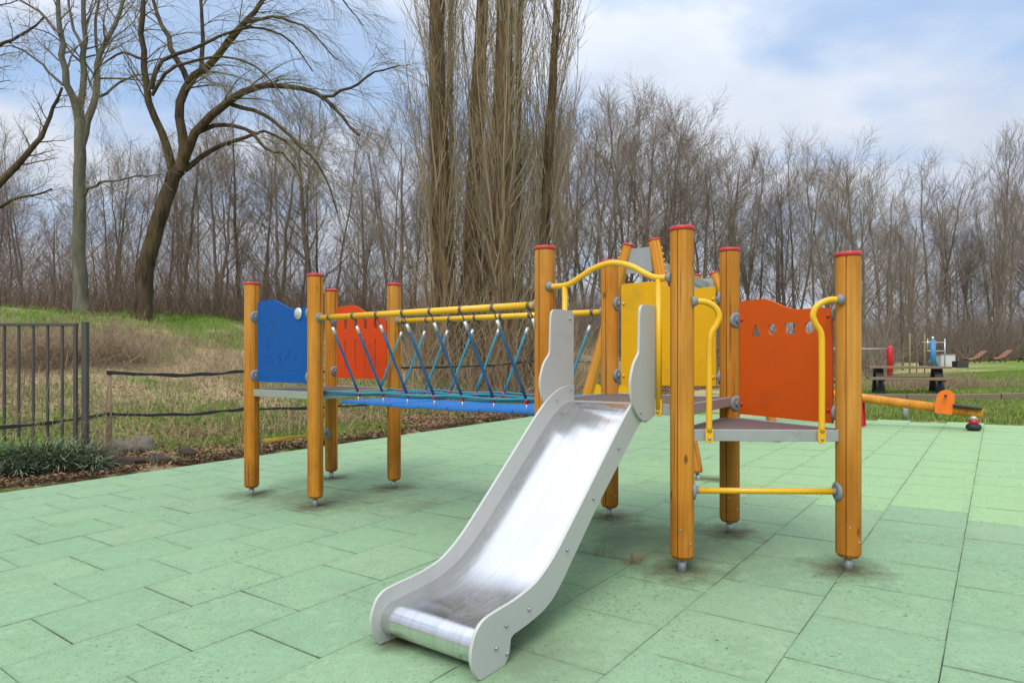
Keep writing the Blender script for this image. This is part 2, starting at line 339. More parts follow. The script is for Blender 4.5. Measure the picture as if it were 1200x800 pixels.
# ------------------------------------------------------------------ object helpers
WLOC = {}
def tag(o, label=None, cat=None, group=None, kind=None):
    if label: o['label'] = label
    if cat: o['category'] = cat
    if group: o['group'] = group
    if kind: o['kind'] = kind
    return o
def put(o, parent=None, loc=(0, 0, 0)):
    COL.objects.link(o); WLOC[o.name] = Vector(loc)
    if parent is not None:
        o.parent = parent; o.location = Vector(loc) - WLOC[parent.name]
    else: o.location = loc
    return o
def thing(name, loc, label, cat, group=None):
    o = bpy.data.objects.new(name, None); o.empty_display_size = .2; put(o, None, loc); return tag(o, label, cat, group)
class MB:
    """collects world-space geometry for ONE mesh"""
    def __init__(s): s.v = []; s.f = []; s.sm = []
    def add(s, vs, fs, smooth=False):
        o = len(s.v); s.v += [tuple(map(float, p)) for p in vs]; s.f += [tuple(i + o for i in f) for f in fs]; s.sm += [smooth] * len(fs)
    def box(s, c, size, R=None):
        h = np.array(size) / 2; q = []
        for x in (-1, 1):
            for y in (-1, 1):
                for z in (-1, 1):
                    p = np.array([x, y, z]) * h
                    if R is not None: p = np.array(R) @ p
                    q.append(p + np.array(c))
        s.add(q, [(0, 1, 3, 2), (4, 6, 7, 5), (0, 4, 5, 1), (2, 3, 7, 6), (0, 2, 6, 4), (1, 5, 7, 3)])
    def beam(s, a, b, w, h, up=(0, 0, 1)):
        a = np.array(a, float); b = np.array(b, float); d = b - a; L = np.linalg.norm(d); d /= L
        sd = np.cross(up, d); sd /= np.linalg.norm(sd); u = np.cross(d, sd)
        s.box((a + b) / 2, (L, w, h), np.stack([d, sd, u], 1))
    def tube(s, pts, r, k=12, caps=True):
        pts = np.array(pts, float); n = len(pts); r = np.broadcast_to(np.array(r, float), (n,))
        tg = np.gradient(pts, axis=0) if n > 2 else np.repeat([pts[1] - pts[0]], 2, 0)
        tg = tg / np.linalg.norm(tg, axis=1)[:, None]
        ref = np.eye(3)[np.argmin(np.abs(tg).max(0) if n > 2 else np.abs(tg[0]))]
        vs = []
        nrm = np.cross(tg[0], ref); nrm /= np.linalg.norm(nrm)
        for i in range(n):
            nrm = nrm - tg[i] * np.dot(nrm, tg[i]); nrm /= np.linalg.norm(nrm); bi = np.cross(tg[i], nrm)
            for j in range(k):
                a = 2 * math.pi * j / k; vs.append(pts[i] + r[i] * (math.cos(a) * nrm + math.sin(a) * bi))
        fs = [(i * k + j, i * k + (j + 1) % k, (i + 1) * k + (j + 1) % k, (i + 1) * k + j) for i in range(n - 1) for j in range(k)]
        s.add(vs, fs, True)
        if caps:
            s.add(vs[:k], [tuple(range(k))[::-1]]); s.add(vs[-k:], [tuple(range(k))])
    def prism(s, poly, o, a, b, n, t0, t1, holes=()):
        """polygon (list of (a,b) coords) in the plane o + a*A + b*B, extruded along n from t0 to t1, with holes"""
        o, a, b, n = [np.array(q, float) for q in (o, a, b, n)]
        from mathutils.geometry import tessellate_polygon
        loops = [list(poly)] + [list(h) for h in holes]
        flat = [p for l in loops for p in l]
        tris = tessellate_polygon([[Vector((p[0], p[1], 0)) for p in l] for l in loops])
        A0 = [o + a * p[0] + b * p[1] + n * t0 for p in flat]; A1 = [o + a * p[0] + b * p[1] + n * t1 for p in flat]
        N = len(flat)
        fs = [tuple(t) for t in tris] + [tuple(i + N for i in t[::-1]) for t in tris]
        k = 0
        for l in loops:
            m = len(l)
            fs += [(k + i, k + (i + 1) % m, N + k + (i + 1) % m, N + k + i) for i in range(m)]
            k += m
        s.add(A0 + A1, fs)
    def ball(s, c, r, k=10, sc=(1, 1, 1)):
        vs = []; n = k // 2 + 1
        for i in range(n + 1):
            th = math.pi * i / n
            for j in range(k):
                ph = 2 * math.pi * j / k
                vs.append((c[0] + r * sc[0] * math.sin(th) * math.cos(ph), c[1] + r * sc[1] * math.sin(th) * math.sin(ph), c[2] + r * sc[2] * math.cos(th)))
        fs = [(i * k + j, (i + 1) * k + j, (i + 1) * k + (j + 1) % k, i * k + (j + 1) % k) for i in range(n) for j in range(k)]
        s.add(vs, fs, True)
    def mesh(s, name, mat, origin=(0, 0, 0), bevel=0):
        import bmesh
        me = bpy.data.meshes.new(name); o = np.array(origin, float)
        me.from_pydata([tuple(np.array(p) - o) for p in s.v], [], s.f); me.materials.append(M[mat] if isinstance(mat, str) else mat)
        me.polygons.foreach_set('use_smooth', s.sm)
        bm = bmesh.new(); bm.from_mesh(me); bmesh.ops.remove_doubles(bm, verts=bm.verts, dist=1e-5)
        bmesh.ops.recalc_face_normals(bm, faces=bm.faces)
        if bevel:
            ed = [e for e in bm.edges if len(e.link_faces) == 2 and e.calc_face_angle(0) > .6]
            bmesh.ops.bevel(bm, geom=ed, offset=bevel, segments=2, affect='EDGES', profile=.5, clamp_overlap=True)
        bm.to_mesh(me); bm.free()
        return me
    def build(s, name, mat, parent=None, origin=None, bevel=0, label=None):
        if origin is None: origin = WLOC[parent.name] if parent is not None else (0, 0, 0)
        o = bpy.data.objects.new(name, s.mesh(name, mat, origin, bevel)); put(o, parent, origin)
        if label: o['label'] = label
        return o
def fast_mesh(name, V, Fq, mat, smooth=True):
    """V (n,3), Fq (m,k) arrays"""
    me = bpy.data.meshes.new(name); m, k = Fq.shape
    me.vertices.add(len(V)); me.vertices.foreach_set('co', V.astype(np.float32).ravel())
    me.loops.add(m * k); me.loops.foreach_set('vertex_index', Fq.astype(np.int32).ravel())
    me.polygons.add(m); me.polygons.foreach_set('loop_start', np.arange(0, m * k, k, dtype=np.int32))
    me.polygons.foreach_set('loop_total', np.full(m, k, np.int32)); me.polygons.foreach_set('use_smooth', np.full(m, smooth))
    me.update(calc_edges=True); me.materials.append(M[mat]); return me
def circ(cx, cy, r, n=14, ph=0): return [(cx + r * math.cos(2 * math.pi * i / n + ph), cy + r * math.sin(2 * math.pi * i / n + ph)) for i in range(n)]
def arc_pts(pts, n=6):
    """Catmull-Rom through points"""
    P = [np.array(p, float) for p in pts]; P = [2 * P[0] - P[1]] + P + [2 * P[-1] - P[-2]]; out = []
    for i in range(1, len(P) - 2):
        for j in range(n):
            t = j / n; a, b, c, d = P[i - 1:i + 3]
            out.append(.5 * ((2 * b) + (-a + c) * t + (2 * a - 5 * b + 4 * c - d) * t * t + (-a + 3 * b - 3 * c + d) * t ** 3))
    out.append(P[-2]); return out

# ------------------------------------------------------------------ terrain sheet
def axis(lo, hi, fine_lo, fine_hi, step):
    a = list(np.arange(fine_lo, fine_hi + 1e-6, step)); x = fine_hi; s = step
    while x < hi: s *= 1.22; x += s; a.append(min(x, hi))
    x = fine_lo; s = step
    while x > lo: s *= 1.22; x -= s; a.insert(0, max(x, lo))
    return np.array(a)
gx = axis(-1500, 1500, -16, 22, .22); gy = axis(-60, 2500, 0, 32, .22)
GX, GY = np.meshgrid(gx, gy, indexing='ij'); GZ = ground_z(GX, GY)
inside = (edge_w(GX, GY) < .12) & (far_w(GX, GY) < .12) & (GY > -12) & (GX < 14)
GZ = GZ - np.where(inside, .075, 0)
nx, ny = GX.shape
idx = np.arange(nx * ny).reshape(nx, ny)
Q = np.stack([idx[:-1, :-1], idx[1:, :-1], idx[1:, 1:], idx[:-1, 1:]], -1).reshape(-1, 4)
gm = fast_mesh('meadow', np.stack([GX, GY, GZ], -1).reshape(-1, 3), Q, 'soil')
go = bpy.data.objects.new('ground', gm); put(go); tag(go, kind='structure')

# ------------------------------------------------------------------ rubber tile paving
rnd = random.Random(4)
SL = math.atan(.0208)
Rt = Matrix.Rotation(-SL, 4, 'Y') @ Matrix.Rotation(-TH, 4, 'Z')
pav = MB()
def pz(x, y, d=0): return (x, y, .0208 * x + d)
cs = []
for (u, v) in ((-40, -30), (22, -30), (22, 40), (-40, 40)): pass
# the joint bed, a thin slab right under the tiles, cut to the paved rectangle
def corner(w, f):   # point with edge_w = w and far_w = f
    A = np.array([[-EV[0], -EV[1]], [DV[0], DV[1]]]); b = np.array([w - (E0[0] * EV[0] + E0[1] * EV[1]), f + FAR0[0] * DV[0] + FAR0[1] * DV[1]])
    return np.linalg.solve(A, b)
c4 = [corner(-.28, -.28), corner(-.28, -23), corner(-17, -23), corner(-17, -.28)]
top = [pz(p[0], p[1], -.012) for p in c4]; bot = [pz(p[0], p[1], -.055) for p in c4]
pav.add(top + bot, [(0, 1, 2, 3), (7, 6, 5, 4), (0, 4, 5, 1), (1, 5, 6, 2), (2, 6, 7, 3), (3, 7, 4, 0)])
pavo = pav.build('paving', 'joint'); tag(pavo, kind='structure')
g_ = .0008
def tile_geo(hx, hy, ch=.0022):
    v = []; zs = [(-.045, 0), (-ch, 0), (0, ch)]
    for z, i in zs: v += [(-hx + i, -hy + i, z), (hx - i, -hy + i, z), (hx - i, hy - i, z), (-hx + i, hy - i, z)]
    f = [(8, 9, 10, 11)]
    for r in (0, 4): f += [(r + i, r + (i + 1) % 4, r + 4 + (i + 1) % 4, r + 4 + i) for i in range(4)]
    return v, f
tv, tf = tile_geo(TU / 2 - g_, TV / 2 - .0010)
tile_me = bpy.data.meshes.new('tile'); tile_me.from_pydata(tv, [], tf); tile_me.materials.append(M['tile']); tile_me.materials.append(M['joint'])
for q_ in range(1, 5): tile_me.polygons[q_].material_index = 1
cands = []
for U in range(-34, 26):
    par = .5 * ((U + 101) % 2)
    for Vv in range(-40, 40):
        v0 = Vv - par
        x, y = tile_xy(U + .5, v0 + .5)
        w = edge_w(x, y); f = far_w(x, y)
        if w > -.2 or f > -.2 or f < -22 or x > 16: continue
        vis = y > 1.6 and abs(x / max(y, .1)) < .88
        cands.append((0 if vis else 1, x * x + y * y, x, y))
cands.sort()
big = MB()
for i, (_, _, x, y) in enumerate(cands):
    dz = rnd.uniform(-.0012, .0012); rz = rnd.uniform(-.006, .006)
    Mx = Matrix.Translation((x, y, .0208 * x + dz)) @ Rt @ Matrix.Rotation(rz, 4, 'Z') @ Matrix.Rotation(rnd.uniform(-.0025, .0025), 4, 'X') @ Matrix.Rotation(rnd.uniform(-.0025, .0025), 4, 'Y')
    if i < 300:
        o = bpy.data.objects.new('tile', tile_me); COL.objects.link(o); o.parent = pavo; o.matrix_local = Mx
    else:
        big.add([tuple(Mx @ Vector(p)) for p in tv], tf)
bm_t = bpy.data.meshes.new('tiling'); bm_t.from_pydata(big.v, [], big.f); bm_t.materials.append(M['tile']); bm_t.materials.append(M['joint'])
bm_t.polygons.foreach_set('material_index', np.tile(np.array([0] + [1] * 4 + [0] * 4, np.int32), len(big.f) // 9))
bo = bpy.data.objects.new('tiling', bm_t); put(bo, pavo); tag(bo, kind='stuff')

# ------------------------------------------------------------------ the play structure
PS = thing('play_structure', (0, 4.7, 0), 'wooden climbing structure with steel slide, rope bridge and coloured panels on green paving', 'playground')
R_ = .064
def P3(k, z): return np.array([POSTS[k][0], POSTS[k][1], z])
def post_geo(h, r=R_, grooves=True):
    """round post with four milled grooves, chamfered at the foot"""
    m = MB(); ring = []
    base = math.radians(-126)
    angs = []
    for q in range(4):
        a0 = base + q * math.pi / 2; g = .05
        if grooves: angs += [(a0 - g, r), (a0 - g * .7, r - .010), (a0 + g * .7, r - .010), (a0 + g, r)]
        else: angs += [(a0, r)]
        for j in range(1, 6): angs.append((a0 + g + (math.pi / 2 - 2 * g) * j / 6, r))
    n = len(angs)
    for z, dr in ((0, -.014), (.02, 0), (h, 0)):
        for a, rr in angs: ring.append(((rr + dr) * math.cos(a), (rr + dr) * math.sin(a), z))
    f = [(i * n + j, i * n + (j + 1) % n, (i + 1) * n + (j + 1) % n, (i + 1) * n + j) for i in range(2) for j in range(n)]
    m.add(ring, f + [tuple(range(n))[::-1], tuple(range(2 * n, 3 * n))]); return m
def cap_geo(r=R_):
    m = MB(); k = 24; vs = []
    prof = [(r + .003, -.004), (r + .005, .002), (r + .005, .014), (r + .001, .019), (r * .6, .023), (0.002, .024)]
    for rr, z in prof:
        for j in range(k): vs.append((rr * math.cos(2 * math.pi * j / k), rr * math.sin(2 * math.pi * j / k), z))
    f = [(i * k + j, i * k + (j + 1) % k, (i + 1) * k + (j + 1) % k, (i + 1) * k + j) for i in range(len(prof) - 1) for j in range(k)]
    m.add(vs, f, True); m.add(vs[:k], [tuple(range(k))[::-1]]); return m
cap_me = cap_geo().mesh('cap', 'red_cap')
foot_me = None
for k in POSTS:
    x, y = POSTS[k]; g = .0208 * x; zb = g + .072
    po = bpy.data.objects.new('post', post_geo(PTOP[k] - zb - .02).mesh('post', 'wood')); put(po, PS, (x, y, zb))
    c = bpy.data.objects.new('cap', cap_me); put(c, po, (x, y, PTOP[k] - .02))
    f = MB(); f.tube([(x, y, g - .03), (x, y, zb + .01)], .0225, 16)
    f.build('foot', 'zinc', po)
    # coach screws set in the wood on the camera side
    for zz, an in ((zb + .17, -110), (zb + .09, -60)):
        b = MB(); a = math.radians(an); d = np.array([math.cos(a), math.sin(a), 0]); b.tube([np.array([x, y, zz]) + d * (R_ - .004), np.array([x, y, zz]) + d * (R_ + .003)], .006, 8)
        b.build('screw', 'zinc', po)

def frame(a, b):
    A = P3(a, 0); B = P3(b, 0); u = B - A; L = np.linalg.norm(u); u /= L; n = np.array([u[1], -u[0], 0])
    if n[1] > 0: n = -n
    return A, u, n, L
def pt(fr, s, z, off=0): A, u, n, L = fr; return A + u * s + n * off + np.array([0, 0, z])
def clamp(fr, s, z, end=+1, r=.052, off=0, parent=PS):
    """ribbed round clamp with its axis along the rail, seated on the post"""
    A, u, n, L = fr; m = MB(); p = pt(fr, s, z, off); d = u * end
    m.tube([p - d * .014, p - d * .002, p + d * .003, p + d * .009], [r * .92, r, r, r * .72], 20)
    m.tube([p + d * .006, p + d * .024], .019, 10)
    for i in range(8):
        a = 2 * math.pi * i / 8; q = p + n * math.cos(a) * r * .72 + np.array([0, 0, math.sin(a) * r * .72]) + d * .005
        m.ball(q, .0055, 6)
    return m.build('clamp', 'clamp', parent)

# decks ------------------------------------------------------------
def deck(keys, z, th, mats, inset=.0, side_off=.03):
    ps = [np.array(POSTS[k]) for k in keys]; c = sum(ps) / len(ps); n = len(ps)
    # cut the corners so the plate sits between the posts
    poly = []
    for i in range(n):
        p = ps[i]; a = ps[i - 1] - p; b = ps[(i + 1) % n] - p
        a /= np.linalg.norm(a); b /= np.linalg.norm(b)
        poly += [p + a * .085, p + b * .085]
    m = MB(); m.prism([tuple(q) for q in poly], (0, 0, z - .012), (1, 0, 0), (0, 1, 0), (0, 0, 1), 0, .011)
    d = m.build('deck', mats[1], PS, bevel=.0)
    for i in range(n):
        a, b = ps[i], ps[(i + 1) % n]; u = (b - a) / np.linalg.norm(b - a); nn = np.array([u[1], -u[0]])
        if np.dot(nn, c - a) > 0: nn = -nn
        a2 = a + u * .06 + nn * .012; b2 = b - u * .06 + nn * .012
        m = MB(); m.beam((a2[0], a2[1], z + .002 - th / 2), (b2[0], b2[1], z + .002 - th / 2), .024, th)
        m.build('frame_rail', mats[0], d, bevel=.003)
    return d
deck((5, 6, 8, 7), .925, .060, ('alu', 'deck_top'))
deck((7, 8, 9), .792, .062, ('alu', 'deck_top'))
deck((1, 3, 4, 2), .905, .062, ('alu_green', 'deck_top'))
# panels -------------------------------------------------------------
def curve2(pts, n=5): return [tuple(p) for p in arc_pts(pts, n)]
def screws(fr, pos, off, mat, parent, r=.010):
    for s, z in pos:
        m = MB(); p = pt(fr, s, z, off); A, u, n, L = fr; m.tube([p - n * .002, p + n * .006, p + n * .009], [r, r, r * .5], 10); m.build('bolt', mat, parent)
def panel(a, b, poly, mat, holes=(), label=None, bev=.003, off=0, extra=None):
    fr = frame(a, b); A, u, n, L = fr; m = MB(); m.prism(poly, A, u, (0, 0, 1), n, off - .0075, off + .0075, holes)
    return m.build('panel', mat, PS, bevel=bev if not holes else 0, label=label), fr
# yellow between 6 and 8
yo, fy = panel(6, 8, [(.095, .987)] + [(.095, 1.719)] + curve2([(.12, 1.722), (.37, 1.724), (.43, 1.692), (.50, 1.668), (.63, 1.652), (.70, 1.66), (.78, 1.662)]) + [(.785, .995)], 'yellow_panel', label='yellow panel with a wavy top edge')
screws(fy, [(.115, 1.58), (.115, 1.055), (.765, 1.58), (.765, 1.055)], .0075, 'yellow', yo)
for s, e in ((.062, 1), (.81, -1)):
    for z in (1.58, 1.055): clamp(fy, s, z, e)
# orange between 8 and 9, four cut shapes
hz = 1.358
tri = [(.198, hz - .040), (.277, hz - .040), (.245, hz + .036), (.230, hz + .036)]
sq = [(.466, hz - .036), (.534, hz - .036), (.540, hz + .034), (.460, hz + .034)]
oo, fo = panel(8, 9, [(.095, .82)] + [(.097, 1.542)] + curve2([(.12, 1.550), (.28, 1.552), (.36, 1.532), (.46, 1.490), (.54, 1.470), (.66, 1.466), (.785, 1.462)]) + [(.79, .82)], 'orange_panel',
               holes=[tri, circ(.365, hz, .034), sq, circ(.638, hz, .036)], label='orange panel with four small cut-out shapes')
screws(fo, [(.118, 1.43), (.118, .885), (.765, 1.416), (.765, .89)], .0075, 'red_cap', oo)
for s, e in ((.062, 1), (.822, -1)):
    for z in (1.43, .885): clamp(fo, s, z, e)
# blue between 1 and 2
bo_, fb = panel(1, 2, [(.100, .975)] + [(.100, 1.682)] + curve2([(.14, 1.690), (.30, 1.695), (.38, 1.682), (.50, 1.632), (.58, 1.608), (.66, 1.603), (.80, 1.612)]) + [(.80, .975)], 'blue_panel', label='blue panel with a wavy top edge')
m = MB(); c = pt(fb, .69, 1.557, .009); A, u, n, L = fb
vs = []
for i, (rr, d) in enumerate(((.052, 0), (.050, .010), (.040, .016), (.02, .024), (.002, .026))):
    vs.append((rr, d))
pts = [c + n * d for rr, d in vs]; m.tube(pts, [rr for rr, d in vs], 20); m.build('mirror_button', 'ferrule', bo_)
# shallow engraved outlines: a small jumping figure and an undulating scrawl
M['engrave'] = principled('engraved_groove', (.002, .062, .26), .6)
m = MB()
def stroke(pts):
    q = [pt(fb, s, z, .0076) for s, z in pts]
    m.tube(q, .0022, 5)
stroke(circ(.31, 1.50, .022, 10) + [(.332, 1.50)])
for l in ([(.31, 1.478), (.315, 1.40)], [(.24, 1.47), (.31, 1.455), (.38, 1.48)], [(.315, 1.40), (.26, 1.33), (.25, 1.27)], [(.315, 1.40), (.36, 1.34), (.42, 1.32)]): stroke(l)
wv = [(.2 + .52 * t, 1.19 + .03 * math.sin(t * 11) + .02 * math.sin(t * 29)) for t in np.linspace(0, 1, 34)]; stroke(wv)
stroke(circ(.60, 1.21, .055, 16)[:15]); stroke(circ(.46, 1.18, .045, 16)[:12]); stroke([(.20, 1.24), (.24, 1.14), (.28, 1.24), (.33, 1.13)])
stroke([(.25, 1.08), (.42, 1.075)]); stroke([(.47, 1.07), (.70, 1.09)])
m.build('engraving', 'engrave', bo_)
for s, e in ((.062, 1), (.835, -1)):
    for z in (1.555, 1.03): clamp(fb, s, z, e)
# red orange between 3 and 4 with slots
sl = [(.235, 1), (.39, 1), (.535, 1), (.685, 1)]
holes = []
for s, _ in sl:
    holes.append([(s - .022, 1.475), (s, 1.455), (s + .022, 1.475), (s + .022, 1.60), (s, 1.63), (s - .022, 1.60)])
    holes.append([(s - .010, 1.075), (s + .010, 1.075), (s + .010, 1.365), (s - .010, 1.365)])
ro, fr_ = panel(3, 4, [(.10, .985), (.10, 1.695)] + curve2([(.14, 1.705), (.34, 1.712), (.44, 1.680), (.54, 1.635), (.60, 1.612), (.70, 1.585), (.83, 1.560)]) + [(.84, 1.54), (.84, .985)], 'red_panel', holes=holes, label='red-orange panel with two rows of slots')
for s, e in ((.062, 1), (.875, -1)):
    for z in (1.56, 1.055): clamp(fr_, s, z, e)

# rails, handles, step bars ------------------------------------------
def handle(fr, pts, off, plate, name='handle', r=.0165):
    m = MB(); q = [pt(fr, s, z, off) for s, z in pts]; m.tube(arc_pts(q, 7), r, 14); h = m.build(name, 'yellow', PS)
    return h
def plate_at(fr, s, z0, z1, off, parent, w=.021):
    m = MB(); A, u, n, L = fr; poly = [(s - w, z1), (s - w, z0 + w)] + [(s + w * math.cos(a), z0 + w + w * math.sin(a)) for a in np.linspace(math.pi, 2 * math.pi, 9)][1:-1] + [(s + w, z0 + w), (s + w, z1)]
    m.prism(poly, A, u, (0, 0, 1), n, off - .006, off + .008); m.build('foot_plate', 'yellow', parent, bevel=.002)
    b = MB(); p = pt(fr, s, z0 + .026, off + .008); b.tube([p, p + n * .006, p + n * .009], [.009, .009, .005], 8); b.build('bolt', 'zinc', parent)
f79 = frame(7, 9); f57 = frame(5, 7); L79 = f79[3]
def bracket(fr, s, z, end, off, parent):
    m = MB(); A, u, n, L = fr; p = pt(fr, s, z, off); m.tube([p - u * end * .012, p + u * end * .008, p + u * end * .022], [.030, .028, .018], 14); m.build('bracket', 'clamp', parent)
h = handle(f79, [(L79 - .055, 1.494), (L79 - .12, 1.492), (L79 - .180, 1.462), (L79 - .203, 1.412), (L79 - .188, 1.365), (L79 - .160, 1.310), (L79 - .156, 1.20), (L79 - .156, .95), (L79 - .157, .785)], .036, 0)
plate_at(f79, L79 - .157, .722, .80, .036, h); bracket(f79, L79 - .058, 1.494, -1, .036, h)
h = handle(f79, [(.050, 1.486), (.115, 1.484), (.168, 1.456), (.190, 1.408), (.175, 1.360), (.145, 1.303), (.138, 1.20), (.137, .95), (.137, .785)], .036, 0)
plate_at(f79, .137, .722, .80, .036, h); bracket(f79, .053, 1.486, 1, .036, h)
# step bar between 7 and 9
def bar(fr, z, s0, s1, r, off=0, mat='yellow', name='step_bar', cl=.052):
    m = MB(); m.tube([pt(fr, s0, z, off), pt(fr, s1, z, off)], r, 14); o = m.build(name, mat, PS)
    clamp(fr, s0, z, 1, r=cl, off=off, parent=o); clamp(fr, s1, z, -1, r=cl, off=off, parent=o); return o
bar(f79, .460, .062, L79 - .062, .0165)
bar(frame(1, 3), .425, .062, frame(1, 3)[3] - .062, .0165)
# arch over the slide
m = MB(); ar = [(.05, 1.624), (.10, 1.622), (.185, 1.626), (.27, 1.664), (.36, 1.708), (.46, 1.731), (.54, 1.724), (.62, 1.696), (.70, 1.650), (.76, 1.626), (.83, 1.622)]
m.tube(arc_pts([pt(f57, s, z, .03) for s, z in ar], 5), .0175, 14); arch = m.build('arch_rail', 'yellow', PS)
for s in (.165, .772):
    m = MB(); m.tube([pt(f57, s, 1.622 if s < .5 else 1.622, .03), pt(f57, s, .90, .03)], .0165, 14); up = m.build('upright', 'yellow', arch)
bracket(f57, .055, 1.624, 1, .03, arch); bracket(f57, .835, 1.622, -1, .03, arch)
for s in (.165, .772):
    m = MB(); A, u, n, L = f57; w = .021
    m.prism([(s - w, .95), (s - w, .88)] + [(s + w * math.cos(a), .88 + w * math.sin(a)) for a in np.linspace(math.pi, 2 * math.pi, 9)][1:-1] + [(s + w, .88), (s + w, .95)], A, u, (0, 0, 1), n, .026, .040); m.build('foot_plate', 'yellow', arch, bevel=.002)
    p = pt(f57, s, .885, .040); m = MB(); m.tube([p, p + n * .006, p + n * .009], [.009, .009, .005], 8); m.build('bolt', 'zinc', arch)

# slide ---------------------------------------------------------------
A57 = P3(5, 0); SE = f57[1]; SD = f57[2]          # across, and down-slope direction
def sp_(s, t, z): return A57 + SE * s + SD * t + np.array([0, 0, z])
g0 = .0
upper = curve2([(0, 1.020), (.05, 1.020), (.12, 1.012), (.20, .988), (.29, .945), (.40, .868), (.58, .720), (.76, .570), (.94, .423), (1.05, .337), (1.14, .283), (1.22, .251), (1.34, .230), (1.47, .222), (1.545, .212), (1.590, .183), (1.615, .130), (1.618, .085), (1.604, .045), (1.575, .004)], 4)
low = [(1.565, -.0), (1.418, -.0), (1.388, .030), (1.378, .088)] + curve2([(1.36, .098), (1.25, .108), (1.13, .130), (1.03, .180), (.90, .288), (.68, .474), (.43, .665), (.21, .828), (.10, .865), (0, .868)], 3)
prof_side = upper + low
slide_holder = None
m = MB(); m.prism(prof_side, sp_(.727, 0, 0), SD, (0, 0, 1), SE, 0, .014)
chutem = MB()
surf = curve2([(-.03, .928), (.02, .922), (.10, .912), (.18, .886), (.27, .832), (.42, .715), (.58, .585), (.76, .440), (.90, .332), (1.00, .262), (1.10, .212), (1.20, .182), (1.32, .166), (1.44, .160)], 5)
# nose: the sheet rolls over a tube
cz, ct, rr = .090, 1.505, .066
for a in np.linspace(100, -170, 22): surf.append((ct + rr * math.cos(math.radians(a)), cz + rr * math.sin(math.radians(a))))
s0, s1 = .214, .727
nS = 9
vs = []
for t, z in surf:
    for j in range(nS):
        s = s0 + (s1 - s0) * j / (nS - 1); vs.append(sp_(s, t, z))
fs = [(i * nS + j, i * nS + j + 1, (i + 1) * nS + j + 1, (i + 1) * nS + j) for i in range(len(surf) - 1) for j in range(nS - 1)]
chutem.add(vs, fs, True)
# underside of the sheet
vs2 = [sp_(s0 + (s1 - s0) * j, t, z - .012) for t, z in surf[:-22] for j in (0, 1)]
fs2 = [(2 * i, 2 * i + 2, 2 * i + 3, 2 * i + 1) for i in range(len(surf) - 23)]
chutem.add(vs2, fs2, True)
slide = chutem.build('slide', 'stainless', PS, label='silver steel slide with pale grey side panels')
m.build('side_panel', 'grey_sheet', slide, bevel=.003)
m = MB(); m.prism(prof_side, sp_(.200, 0, 0), SD, (0, 0, 1), SE, 0, .014); m.build('side_panel', 'grey_sheet', slide, bevel=.003)
wing = [(-.020, .870), (-.020, 1.452), (-.008, 1.466)] + curve2([(.01, 1.471), (.10, 1.470), (.185, 1.467), (.222, 1.452), (.236, 1.400), (.243, 1.25), (.252, 1.205), (.305, 1.155), (.340, 1.085), (.346, 1.03), (.330, .965), (.290, .905), (.235, .862), (.175, .838), (.150, .834)], 3) + [(.10, .850), (.04, .866)]
for s in (.1845, .7425):
    m = MB(); m.prism(wing, sp_(s, 0, 0), SD, (0, 0, 1), SE, 0, .014); m.build('wing', 'grey_sheet', slide, bevel=.003)
def sbolt(q, t, z, r=.009):
    m = MB(); p = sp_(q, t, z); m.tube([p, p + SE * .006, p + SE * .009], [r, r, r * .45], 8); m.build('bolt', 'zinc', slide)
for t, z in ((1.41, .150), (1.475, .085), (1.405, .040), (1.255, .165), (.96, .335), (.72, .52), (.46, .73)): sbolt(.741, t, z)
for t, z in ((.235, .895), (.175, .850), (.03, 1.42), (.03, 1.10)): sbolt(.7565, t, z, .008)
sbolt(.1985, .03, 1.42)
for t, z in ((.04, .995), (.20, .940)): sbolt(.214, t, z)
# cross strut below the chute
m = MB(); m.tube([sp_(.214, 1.43, .055), sp_(.727, 1.43, .055)], .012, 10); m.build('cross_tube', 'zinc', slide)

# rope bridge -----------------------------------------------------------
f25 = frame(2, 5); f46 = frame(4, 6)
L25 = f25[3]; L46 = f46[3]
bridge = MB(); bridge.tube([pt(f25, .06, 1.513), pt(f25, L25 - .06, 1.517)], .0235, 16); bo2 = bridge.build('bridge_rail', 'yellow', PS)
clamp(f25, .062, 1.513, 1, .042, parent=bo2); clamp(f25, L25 - .062, 1.517, -1, .042, parent=bo2)
m = MB(); m.tube([pt(f46, .06, 1.530), pt(f46, L46 - .06, 1.524)], .0235, 16); bo3 = m.build('bridge_rail', 'yellow', PS)
clamp(f46, .062, 1.530, 1, .042, parent=bo3); clamp(f46, L46 - .062, 1.524, -1, .042, parent=bo3)
NB = 7
w0 = .15
inn = -f25[2]                        # pointing from front line to back line
for i in range(NB):
    a = .13 + (L25 - .2) * i / NB; b = .13 + (L25 - .2) * (i + 1) / NB - .006
    zz = .836 - .010 * math.sin(math.pi * (i + .5) / NB) + (.003 if i % 2 else 0)
    m = MB(); A = f25[0]
    q = [A + f25[1] * s + inn * o for s, o in ((a, .16), (b, .16), (b, .73), (a, .73))]
    m.add([(p[0], p[1], zz) for p in q] + [(p[0], p[1], zz - .025) for p in q], [(0, 1, 2, 3), (7, 6, 5, 4), (0, 4, 5, 1), (1, 5, 6, 2), (2, 6, 7, 3), (3, 7, 4, 0)])
    m.build('plank', 'plank_blue', PS, bevel=.006)
def rope_pts(p, q, n=6, sag=0): return [p + (q - p) * t + np.array([0, 0, -sag * 4 * t * (1 - t)]) for t in np.linspace(0, 1, n)]
